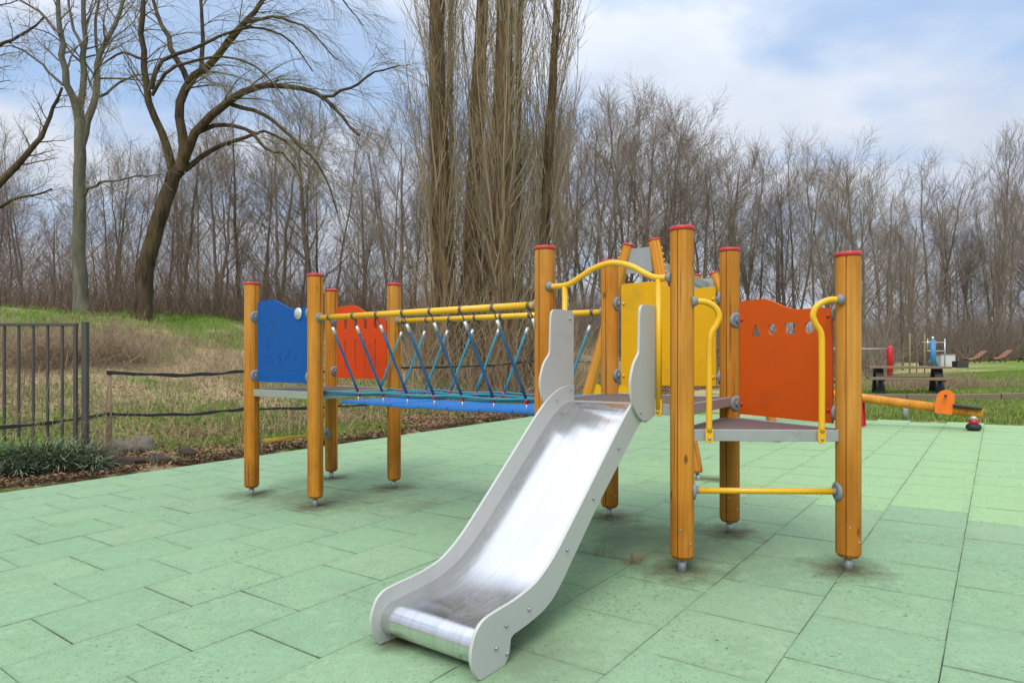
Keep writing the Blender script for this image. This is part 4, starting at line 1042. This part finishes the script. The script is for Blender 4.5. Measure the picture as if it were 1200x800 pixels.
# --- the tree cut by the left edge of the picture
YC = 16.5
base = at(-14, 366, YC); base[2] = g(base[0], base[1]) - .05
tr = limb([(-12, 376), (-14, 330), (-20, 280), (-16, 230)], YC, .24, .17, 12, jag=.012)
Ls = [limb([(-17, 236), (0, 214), (24, 190), (50, 157), (62, 128), (72, 104)], YC, .10, .03, 14, .5, .02, 31),
      limb([(-18, 240), (-40, 170), (-40, 90), (-30, 0), (-24, -60)], YC, .13, .04, 14, -.5, .02, 32),
      limb([(-38, 100), (-10, 60), (20, 44), (50, 20)], YC - .2, .06, .02, 12, -.5, .02, 33),
      limb([(-14, 250), (20, 232), (40, 230), (60, 222)], YC - .2, .05, .018, 12, -.5, .02, 34)]
tw = []
for P, R in Ls:
    c = children(rg, P, R, 12, .25, 1., 50, 14, .30, .42, 8, .12, (0, 0, .02), lmin=.7, tdec=.3, rmin=.008)
    c2 = children(rg, c[0], c[1], 6, .2, 1., 45, 14, .5, .5, 5, .12, (0, 0, .0), lmin=.35, rmin=.005); tw += [c, c2, children(rg, c2[0], c2[1], 3, .2, 1., 38, 12, .55, .6, 4, .1, (0, 0, 0), lmin=.25, rmin=.0035)]
tree_obj('edge_tree', tuple(base), [tr] + Ls, tw, 'bark_dark', 'twig_grey', 'brown bare tree cut off by the left edge of the photo')

# --- the poplars
def poplar(px0, px1, Y, r, hgt, label, seed, dens=1., spread=1.0, extra=()):
    rg = np.random.default_rng(seed)
    b = at(px0, 455, Y); b[2] = g(b[0], b[1]) - .1; tpx = (px1 - px0) / 455 * 1.0
    n = 26; zz = np.linspace(0, hgt, n); P = np.zeros((1, n, 3)); P[0, :, 2] = b[2] + zz; P[0, :, 0] = b[0] + (px1 - px0) * Y / FPX * zz / 10.5 + .05 * np.cumsum(rg.normal(size=n)) * .4; P[0, :, 1] = b[1] + .05 * np.cumsum(rg.normal(size=n)) * .4
    R = (r * np.interp(zz, [0, .4, 1.2, 8, hgt], [1.6, 1.15, .92, .68, .08]))[None]
    wood = [(P, R)]
    for q in range(7):      # root flares
        a = q * 2 * math.pi / 7 + rg.uniform(-.3, .3); c, s = math.cos(a), math.sin(a)
        F = np.array([[b[0] + c * r * t1, b[1] + s * r * t1, b[2] + z1] for t1, z1 in ((2.6, -.05), (1.7, .14), (1.15, .55), (.7, 1.5), (.45, 3.0))])[None]
        wood.append((F, np.array([[.04, .13, .20, .20, .10]]) * r / .32))
    # long steep limbs hugging the trunk, and many fine upright shoots
    l1 = children(rg, P, R, int(42 * dens), .05, .84, 18 * spread, 7, .26, .15, 12, .035, (0, 0, .20), lmin=1.6, tdec=.5, rmin=.020, tip=.15)
    l2 = children(rg, l1[0], l1[1], 6, .10, 1., 24, 8, .42, .5, 7, .04, (0, 0, .17), lmin=.9, rmin=.009)
    l3 = children(rg, l2[0], l2[1], 5, .15, 1., 26, 8, .5, .6, 5, .06, (0, 0, .12), lmin=.5, rmin=.0055)
    ep = children(rg, P, R, int(300 * dens), .0, .62, 38, 12, .105, .04, 7, .05, (0, 0, .20), lmin=.8, tdec=.3, rmin=.006)
    ep2 = children(rg, ep[0], ep[1], 3, .2, 1., 22, 8, .6, .6, 4, .05, (0, 0, .14), lmin=.5, rmin=.005)
    return tree_obj('poplar_tree', tuple(b), wood, [l1, l2, l3, ep, ep2], 'bark_poplar', 'twig_poplar', label, 'tall bare poplars behind the rope bridge', 10)
poplar(518, 515, 17.8, .33, 23, 'leftmost tall poplar behind the rope bridge, trunk wrapped in fine upright twigs', 41)
poplar(549, 566, 18.6, .29, 22, 'reddish poplar with a clear trunk leaning right, second from the left', 42, .45, .8)
poplar(590, 592, 17.4, .36, 24, 'thickest dark poplar, third from the left behind the rope bridge', 43)
poplar(625, 648, 19.4, .20, 20, 'slimmer poplar, rightmost of the row and most widely branched', 44, 1.1, 1.5)
poplar(566, 585, 21.0, .19, 21, 'slender poplar standing back between the reddish and the thickest ones', 45, .6, 1.0)

poplar(531, 529, 20.5, .10, 19, 'thin poplar stem standing just right of the leftmost poplar', 46, .6, 1.0)
poplar(612, 614, 20.2, .15, 20, 'thin poplar stem between the thickest and the rightmost poplars', 47, .7, 1.2)

# --- background trees: a few kinds, copied
def kind_round(seed, hgt, r, stems=1, up=.05, n1=15, base_t=.22, ang=46):
    rg = np.random.default_rng(seed); wood = []; tw = []
    for s in range(stems):
        n = 16; zz = np.linspace(0, 1, n); P = np.zeros((1, n, 3)); a = rg.uniform(0, 6.3); lean = (.10 if stems > 1 else .03) * hgt
        P[0, :, 2] = zz * hgt * rg.uniform(.85, 1); P[0, :, 0] = math.cos(a) * lean * zz ** 1.2; P[0, :, 1] = math.sin(a) * lean * zz ** 1.2; P[0, 1:, :2] += np.cumsum(rg.normal(size=(n - 1, 2)) * hgt * .003, 0)
        R = (r * (1 - zz) ** .8 + .015)[None] / (stems ** .4); wood.append((P, R))
        l1 = children(rg, P, R, n1, base_t, .95, ang, 8, .46, .42, 9, .045, (0, 0, up), lmin=1.2, tdec=.62, rmin=.016, tip=.15)
        l2 = children(rg, l1[0], l1[1], 8, .15, 1., 34, 9, .46, .5, 6, .045, (0, 0, up), lmin=.9, rmin=.010)
        l3 = children(rg, l2[0], l2[1], 5, .15, 1., 32, 9, .52, .6, 5, .05, (0, 0, up * .8), lmin=.7, rmin=.0075)
        l4 = children(rg, l3[0], l3[1], 2, .25, 1., 28, 9, .7, .7, 3, .05, (0, 0, up * .6), lmin=.55, rmin=.0055)
        tw += [l1, l2, l3, l4]
    return wood, tw
def kind_slim(seed, hgt, r):
    return kind_round(seed, hgt, r, 1, .08, 16, .14, 28)
KINDS = []
def add_kind(w, t, bm_, tm):
    v, f = merge([tubes(P, R, 6) for P, R in w]); v2, f2 = merge([tubes(P, R, 3) for P, R in t])
    KINDS.append((fast_mesh('trunk', v, f, bm_), fast_mesh('crown', v2, f2, tm)))
add_kind(*kind_round(101, 15, .16, 1, .05, 18, .18, 40), 'bark_far', 'twig_far')          # 0
add_kind(*kind_round(102, 15, .15, 2, .06, 13, .15, 36), 'bark_far', 'twig_grey')     # 1
add_kind(*kind_round(103, 14, .15, 4, .06, 8, .12, 34), 'bark_far', 'twig_far')  # 2
add_kind(*kind_slim(104, 15, .095), 'bark_grey', 'twig_olive')            # 3
add_kind(*kind_slim(105, 14, .08), 'bark_far', 'twig_grey')              # 4
add_kind(*kind_slim(106, 15, .11), 'bark_dark', 'twig_far')              # 5
add_kind(*kind_round(107, 15, .16, 1, .20, 30, .08, 24), 'bark_far', 'twig_far')   # 6 columnar
def place(k, px, Y, top_y, label, group, seed):
    rg = random.Random(seed); x = (px - 600) * Y / FPX; z = g(x, Y) - .15
    h = H + (421 - top_y) * Y / FPX - z; s = h / 15.
    T = thing('bare_tree', (x, Y, z), label, 'tree', group); T.rotation_euler[2] = rg.uniform(0, 6.28); T.scale = (s * rg.uniform(.8, 1.35),) * 2 + (s,); T.rotation_euler[0] = rg.uniform(-.07, .07); T.rotation_euler[1] = rg.uniform(-.07, .07)
    for nm, me in zip(('trunk', 'crown'), KINDS[k]):
        o = bpy.data.objects.new(nm, me); COL.objects.link(o); o.parent = T
rp = random.Random(12)
LW = ('slender bare tree in the wood behind the bank, left of the poplars', 'slender bare trees behind the bank')
for i in range(30):   # left wood
    px = -60 + 540 * (i + rp.random()) / 30; Y = rp.uniform(23, 36); ty = rp.uniform(95, 205) if px > 200 else rp.uniform(150, 250)
    place(rp.choice([3, 4, 5, 1, 2, 0]), px, Y, ty, *LW, i)
MW = ('bare tree in the wood behind the poplars and the climbing structure', 'bare trees behind the poplars')
for i in range(20):
    px = 470 + 210 * (i + rp.random()) / 20; Y = rp.uniform(28, 44); place(rp.choice([3, 5, 0, 4]), px, Y, rp.uniform(110, 200), *MW, 100 + i)
RW = ('round-crowned bare tree in the belt right of the poplars', 'bare trees in the belt right of the poplars')
def crest(px): return np.interp(px, [640, 680, 740, 790, 850, 900, 960, 1000, 1040, 1060], [120, 105, 95, 120, 165, 165, 155, 185, 200, 215])
for i in range(25):
    px = 650 + 390 * (i + rp.random()) / 25; Y = rp.uniform(36, 56); place(rp.choice([0, 1, 2, 0, 1]), px, Y, crest(px) + rp.uniform(-8, 50), *RW, 200 + i)
FR = ('bare tree in the far belt behind the loungers and the lawn', 'bare trees behind the far lawn')
def crest2(px): return np.interp(px, [1030, 1060, 1080, 1110, 1150, 1170, 1200, 1300], [215, 230, 185, 195, 215, 200, 200, 190])
for i in range(20):
    px = 1020 + 290 * (i + rp.random()) / 20; Y = rp.uniform(66, 88); place(rp.choice([0, 1, 2, 0]), px, Y, crest2(px) + rp.uniform(-5, 60), *FR, 300 + i)
place(6, 1170, 68, 168, 'narrow columnar bare tree standing above the far belt at right', None, 400)
place(0, 1012, 52, 168, 'pale fine-twigged bare tree at the right end of the near belt', None, 401)
place(2, 1058, 40, 250, 'low dark leaning tree with wide branches behind the picnic table', None, 402)

# undergrowth: masses of fine stems
def thicket(name, n, fn, hgt, mat, seed, wr=(.01, .02), label=None, side=6):
    rg = np.random.default_rng(seed); x, y = fn(rg, n); z = ground_z(x, y)
    nn = 5; P = np.zeros((n, nn, 3)); d = unit(np.stack([rg.normal(size=n) * .42, rg.normal(size=n) * .42, np.ones(n)], 1)); L = hgt[0] + (hgt[1] - hgt[0]) * rg.random(n) ** 1.5
    P[:, 0] = np.stack([x, y, z - .1], 1)
    for q in range(1, nn):
        d = unit(d + .17 * rg.normal(size=(n, 3)) + np.array([0, 0, .02])); P[:, q] = P[:, q - 1] + d * (L / (nn - 1))[:, None]
    r = rg.uniform(*wr, n)[:, None] * np.linspace(1, .3, nn)[None]
    c = children(rg, P, r, side, .15, 1., 42, 14, .38, .55, 4, .12, (0, 0, .04), lmin=.2, rmin=wr[0] * .4)
    v, f = merge([tubes(P, r, 3), tubes(c[0], c[1], 3)]); o = bpy.data.objects.new(name, fast_mesh(name, v, f, mat)); put(o); tag(o, label, 'undergrowth', None, 'stuff'); return o
def reg(px0, px1, Y0, Y1):
    def fn(rg, n): Y = rg.uniform(Y0, Y1, n); px = rg.uniform(px0, px1, n); return (px - 600) * Y / FPX, Y
    return fn
thicket('undergrowth', 9000, reg(-80, 660, 21, 36), (.8, 3.8), 'twig_brush', 51, (.006, .013), 'dense grey-brown undergrowth of thin stems behind the bank')
thicket('undergrowth', 7000, reg(600, 1040, 30, 54), (1.0, 4.2), 'twig_far', 52, (.008, .02), 'dense undergrowth of thin stems below the right tree belt')
thicket('undergrowth', 5500, reg(1000, 1330, 64, 84), (2, 8), 'twig_far', 53, (.012, .03), 'dense undergrowth of thin stems behind the far lawn')
# weeds close by
def weeds(rg, n):
    s = rg.uniform(-3, 12, n); w = rg.uniform(3.2, 9.5, n); p = E0[None] - EV[None, :2] * w[:, None] + DV[None, :2] * s[:, None]; return p[:, 0], p[:, 1]
thicket('dry_weeds', 3000, weeds, (.2, .95), 'twig_dry', 54, (.0025, .005), 'tangle of dry brown weed stems on the slope of the bank', 5)
def fweeds(rg, n):
    return rg.uniform(-7.2, -4.7, n), rg.uniform(7.5, 8.4, n)
thicket('tall_weeds', 90, fweeds, (.5, 1.5), 'twig_dry', 55, (.004, .008), 'tall dry weed stems growing through the iron fence', 5)
def sweeds(rg, n): return rg.uniform(11.5, 15., n), rg.uniform(19, 22.5, n)
thicket('low_brush', 800, sweeds, (.25, .7), 'twig_dry', 56, (.005, .009), 'low grey-brown brush on the lawn right of the picnic table', 6)
def poplar_foot(rg, n):
    Y = rg.uniform(15.5, 20, n); px = rg.uniform(470, 680, n); return (px - 600) * Y / FPX, Y
thicket('sucker_shoots', 900, poplar_foot, (.6, 3.4), 'twig_poplar', 57, (.005, .011), 'fine upright sucker shoots around the feet of the poplars', 4)
# brown bushes on the slope
def bush(px, py, Y, w_, h_, seed, label, mat='twig_bush'):
    x, y, _ = at(px, py, Y); z = g(x, y); T = thing('dry_bush', (x, y, z), label, 'bush', 'dry brown bushes on the slope of the bank')
    rg = np.random.default_rng(seed); n = 90; a = rg.uniform(0, 6.283, n); P = np.zeros((n, 6, 3)); P[:, 0] = np.stack([rg.normal(size=n) * w_ * .22, rg.normal(size=n) * w_ * .22, np.full(n, -.05)], 1)
    d = unit(np.stack([np.cos(a) * rg.uniform(.2, 1.2, n), np.sin(a) * rg.uniform(.2, 1.2, n), np.ones(n)], 1)); L = h_ * rg.uniform(.6, 1.3, n)
    for q in range(1, 6): d = unit(d + .10 * rg.normal(size=(n, 3)) + np.array([0, 0, -.06])); P[:, q] = P[:, q - 1] + d * (L / 5)[:, None]
    r = np.full((n, 1), .006) * np.linspace(1, .4, 6)[None]
    c = children(rg, P, r, 9, .12, 1., 40, 12, .42, .6, 4, .10, (0, 0, -.02), lmin=.15, rmin=.0028); c2 = children(rg, c[0], c[1], 3, .2, 1., 38, 12, .5, .7, 3, .10, (0, 0, 0), lmin=.10, rmin=.0022)
    v, f = tubes(P, r, 4); o = bpy.data.objects.new('stems', fast_mesh('stems', v, f, mat)); COL.objects.link(o); o.parent = T
    v, f = merge([tubes(*c, 3), tubes(*c2, 3)]); o = bpy.data.objects.new('twigs', fast_mesh('twigs', v, f, mat)); COL.objects.link(o); o.parent = T
for q_, (px_, py_, Y_, w_, h_, lb) in enumerate(((112, 425, 13.2, 1.3, .95, 'dry brown bush just right of the iron fence post'), (150, 412, 14.2, 1.4, .9, 'dry brown bush on the slope between the iron fence and the thin stake'), 
        (60, 425, 12.6, 1.5, .9, 'dry brown bush behind the right half of the iron fence'), (10, 430, 12.2, 1.5, .9, 'dry brown bush behind the left half of the iron fence'), (430, 425, 17.5, 1.5, .8, 'dry bush seen behind the rear left post'))):
    bush(px_, py_, Y_, w_, h_, 300 + q_, lb)
# sapling with stakes
x, y, _ = at(1074, 430, 34); z = g(x, y)
SP = thing('sapling', (x, y, z), 'thin young sapling tied to two stakes behind the picnic table', 'tree')
rg = np.random.default_rng(9); P = np.array([[[x, y, z - .1], [x + .03, y, z + 1.2], [x, y, z + 2.4], [x + .05, y, z + 3.9]]]); R = np.array([[.035, .03, .02, .008]])
v, f = tubes(P - np.array([x, y, z]), R, 6); o = bpy.data.objects.new('trunk', fast_mesh('trunk', v, f, 'bark_grey')); COL.objects.link(o); o.parent = SP
c = children(rg, P, R, 14, .35, 1., 40, 10, .3, .5, 5, .08, (0, 0, .1), lmin=.5, rmin=.008); c2 = children(rg, c[0], c[1], 4, .2, 1., 35, 10, .5, .6, 4, .08, (0, 0, .08), lmin=.25, rmin=.006)
v, f = merge([tubes(P_ - np.array([x, y, z]), R_, 3) for P_, R_ in (c, c2)]); o = bpy.data.objects.new('crown', fast_mesh('crown', v, f, 'twig_grey')); COL.objects.link(o); o.parent = SP
for dx in (-.35, .42):
    m = MB(); m.tube([(x + dx, y, z - .1), (x + dx, y, z + 2.1)], .035, 8); m.build('stake', 'stake_wood', SP)

# ------------------------------------------------------------------ grass, straw, leaves
def blades(name, xy, hmin, hmax, wdt, mat, label, cat, seed, lean=.5, segs=2):
    rg = np.random.default_rng(seed); x, y = xy(rg); n = len(x); z = ground_z(x, y) - .01
    h = rg.uniform(hmin, hmax, n); a = rg.uniform(0, 2 * math.pi, n); w = wdt * rg.uniform(.6, 1.4, n)
    la = rg.uniform(0, 2 * math.pi, n); ln = rg.uniform(.05, lean, n) * h
    b = np.stack([x, y, z], 1); side = np.stack([np.cos(a), np.sin(a), np.zeros(n)], 1) * w[:, None] / 2
    mid = b + np.stack([np.cos(la) * ln * .35, np.sin(la) * ln * .35, h * .6], 1); tip = b + np.stack([np.cos(la) * ln, np.sin(la) * ln, h * np.clip(1.05 - ln / h * .4, .3, 1)], 1)
    V = np.stack([b - side, b + side, mid + side * .7, mid - side * .7, tip + side * .12, tip - side * .12], 1).reshape(-1, 3)
    k = (np.arange(n) * 6)[:, None]; F = np.concatenate([k + np.array([[0, 1, 2, 3]]), k + np.array([[3, 2, 4, 5]])])
    o = bpy.data.objects.new(name, fast_mesh(name, V, F, mat, False)); put(o); tag(o, label, cat, None, 'stuff'); return o
def patchy(x, y, s, ph): return np.sin(x * s + 1.7 * np.sin(y * s * .8 + ph) + ph) * np.sin(y * s * 1.1 + 1.3 * np.sin(x * s * .7 - ph))
def strip(n, w0, w1, s0, s1, keep=None, wp=1.):
    def fn(rg):
        s = rg.uniform(s0, s1, n); w = w0 + (w1 - w0) * rg.random(n) ** wp; p = E0[None] - EV[None, :2] * w[:, None] + DV[None, :2] * s[:, None]; x, y = p[:, 0], p[:, 1]
        ok = np.ones(n, bool)
        if keep is not None: ok = keep(x, y, w, s, rg)
        return x[ok], y[ok]
    return fn
blades('grass', strip(60000, .05, 5.5, -3.5, 15, lambda x, y, w, s, r: patchy(x, y, 1.2, .4) + r.normal(size=len(x)) * .25 + .7 * np.exp(-((w - 3.1) / 1.0) ** 2) > .25), .04, .15, .008, 'grass_bright', 'green grass tufts along the paving edge and lower bank', 'grass', 61)
blades('grass', strip(70000, 8.3, 15.5, -5, 26, lambda x, y, w, s, r: patchy(x, y, .7, 1.4) + r.normal(size=len(x)) * .3 + (w - 10) * .35 > 0), .05, .16, .012, 'grass', 'green grass on the crest of the bank', 'grass', 62)
blades('dry_grass', strip(90000, 1.4, 13.5, -5, 22, lambda x, y, w, s, r: patchy(x, y, .8, 2.2) + r.normal(size=len(x)) * .35 - .5 * np.clip(w - 10, 0, 2) > -.1), .06, .26, .009, 'straw', 'straw-coloured dry grass lying on the bank', 'dry grass', 63, 1.3)
blades('tall_straw', strip(5200, .5, 9.5, -4, 16, lambda x, y, w, s, r: patchy(x, y, .8, 3.1) + r.normal(size=len(x)) * .35 > .1), .25, .65, .007, 'straw', 'tall arching straw-coloured grass stems on the lower bank', 'dry grass', 68, 1.6)
def litter_fn(rg):
    n = 42000; s = rg.uniform(-4, 22, n); w = np.abs(rg.normal(size=n)) * 2.4 + rg.uniform(-.12, .25, n) ; p = E0[None] - EV[None, :2] * w[:, None] + DV[None, :2] * s[:, None]; return p[:, 0], p[:, 1]
def leaves(name, fn, size, mat, label, seed, flat=.35):
    rg = np.random.default_rng(seed); x, y = fn(rg); n = len(x); z = ground_z(x, y) + rg.uniform(.0, .03, n)
    a = rg.uniform(0, 6.283, n); s = size * rg.uniform(.5, 1.3, n); nrm = unit(np.stack([rg.normal(size=n) * flat, rg.normal(size=n) * flat, np.ones(n)], 1))
    u = unit(np.cross(nrm, np.stack([np.cos(a), np.sin(a), np.zeros(n)], 1))); v = np.cross(nrm, u); c = np.stack([x, y, z], 1)
    cup = nrm * (s * .18)[:, None]
    V = np.stack([c - u * s[:, None] * .6, c - v * s[:, None] * .32 + cup, c + u * s[:, None] * .6, c + v * s[:, None] * .32 + cup], 1).reshape(-1, 3)
    F = (np.arange(n) * 4)[:, None] + np.array([[0, 1, 2, 3]])
    o = bpy.data.objects.new(name, fast_mesh(name, V, F, mat, False)); put(o); tag(o, label, 'leaf litter', None, 'stuff')
def edge_fn(rg):
    n = 16000; s = rg.uniform(-4, 12, n); w = .02 + np.abs(rg.normal(size=n)) * .14 - .10 * (np.sin(s * 3.1) + np.sin(s * 7.3)) * .7 ; p = E0[None] - EV[None, :2] * w[:, None] + DV[None, :2] * s[:, None]; return p[:, 0], p[:, 1]
leaves('edge_litter', edge_fn, .034, 'leaf_dark', 'dark crumbled leaves and soil spilling over the paving edge', 67, .6)
leaves('dead_leaves', litter_fn, .055, 'leaf', 'brown dead leaves lying along the paving edge', 64)
def lawn(n, Y0, Y1):
    def fn(rg):
        Y = Y0 + (Y1 - Y0) * rg.random(n) ** 1.4; px = rg.uniform(950, 1260, n); x = (px - 600) * Y / FPX; ok = far_w(x, Y) > .05; return x[ok], Y[ok]
    return fn
blades('lawn_grass', lawn(70000, 9.8, 34), .04, .11, .014, 'grass', 'short green lawn grass beyond the paving', 'grass', 65)
blades('lawn_straw', lawn(16000, 9.8, 26), .04, .10, .010, 'straw', 'dry yellow blades mixed in the lawn', 'grass', 66, 1.)
# sedge clumps under the iron fence
def clump(cx, cy, r, seed, label):
    rg = np.random.default_rng(seed); n = 420; rad = r * np.sqrt(rg.random(n)) * .6; a = rg.uniform(0, 6.283, n)
    x0 = cx + rad * np.cos(a); y0 = cy + rad * np.sin(a); z0 = ground_z(x0, y0) - .02; L = rg.uniform(.26, .50, n) * (r / .3); out = a + rg.normal(size=n) * .5
    nn = 4; P = np.zeros((n, nn, 3)); P[:, 0] = np.stack([x0, y0, z0], 1); el = rg.uniform(.7, 1.45, n)
    for q in range(1, nn):
        P[:, q] = P[:, q - 1] + np.stack([np.cos(out) * np.cos(el), np.sin(out) * np.cos(el), np.sin(el)], 1) * (L / (nn - 1))[:, None]; el = el - rg.uniform(.25, .75, n)
    w = .0065 * np.array([1, 1, .8, .2])[None, :, None] * np.stack([-np.sin(out), np.cos(out), np.zeros(n)], 1)[:, None, :]
    A = P - w; B = P + w; V = np.stack([A, B], 2).reshape(-1, 3); k = (np.arange(n) * nn * 2)[:, None, None]; i = (np.arange(nn - 1) * 2)[None, :, None]
    F = (k + i + np.array([[[0, 1, 3, 2]]])).reshape(-1, 4)
    o = bpy.data.objects.new('sedge_clump', fast_mesh('sedge_clump', V, F, 'sedge' if seed % 4 else 'grass_bright', False)); put(o); tag(o, label, 'plant', 'dark sedge clumps below the iron fence'); return o
i = 0
for px, py, r in ((-20, 545, .34), (8, 548, .30), (30, 538, .34), (20, 562, .22), (52, 548, .32), (72, 552, .26), (62, 532, .26), (96, 540, .30), (84, 528, .24), (40, 525, .24), (10, 528, .26), (110, 555, .16)):
    Y = 7.05 + (562 - py) * .022 + px * .0022; x = (px - 600) * Y / FPX; x = min(x, 99)
    clump(x, Y, r, 70 + i, 'dark grey-green sedge clump growing below the iron fence'if (70 + i) % 4 else 'brighter green grass clump among the sedge below the iron fence'); i += 1
# little dry tufts growing out of the tile joints by the slide
def tuft(cx, cy, n, h, seed, mat, label):
    rg = np.random.default_rng(seed); a = rg.uniform(0, 6.283, n); x0 = cx + rg.normal(size=n) * .035; y0 = cy + rg.normal(size=n) * .02
    P = np.zeros((n, 3, 3)); P[:, 0] = np.stack([x0, y0, .0208 * x0 - .01], 1)
    for q in (1, 2): P[:, q] = P[:, q - 1] + np.stack([np.cos(a) * .35, np.sin(a) * .35, np.full(n, 1.)], 1) * (h * rg.uniform(.3, .6, n))[:, None] * (1, 1, 1)
    v, f = tubes(P, np.array([[.0011, .0009, .0004]]).repeat(n, 0), 3); o = bpy.data.objects.new('dry_tuft', fast_mesh('dry_tuft', v, f, mat)); put(o); tag(o, label, 'grass tuft')
def gp(px, py): Z = FPX * H / (py - 421 + .0208 * (px - 600)); return (px - 600) * Z / FPX, Z
tuft(*gp(741, 660), 60, .085, 81, 'straw', 'dry grass tuft growing from a tile joint left of the front post')
tuft(*gp(703, 650), 22, .06, 82, 'twig_dry', 'tiny dry tuft in a tile joint close to the slide')
tuft(*gp(722, 609), 40, .04, 83, 'straw', 'flat yellowish moss tuft at the foot of the rear middle post')
leaf_xy = [gp(rp.uniform(0, 1190), rp.uniform(560, 795)) for _ in range(34)]
def few(rg):
    a = np.array(leaf_xy); return a[:, 0], a[:, 1]
rgx = np.random.default_rng(5); n = len(leaf_xy); ax_ = np.array(leaf_xy)
def deb():
    x, y = ax_[:, 0], ax_[:, 1]; z = .0208 * x + .004; a = rgx.uniform(0, 6.28, n); s = rgx.uniform(.004, .009, n)
    u = np.stack([np.cos(a), np.sin(a), np.full(n, .2)], 1) * s[:, None]; v = np.stack([-np.sin(a), np.cos(a), np.full(n, .3)], 1) * s[:, None] * .5; c = np.stack([x, y, z], 1)
    V = np.stack([c - u, c - v, c + u, c + v], 1).reshape(-1, 3); F = (np.arange(n) * 4)[:, None] + np.array([[0, 1, 2, 3]])
    o = bpy.data.objects.new('leaf_crumbs', fast_mesh('leaf_crumbs', V, F, 'leaf', False)); put(o); tag(o, 'tiny brown leaf crumbs scattered over the green tiles', 'leaf litter', None, 'stuff')
deb()
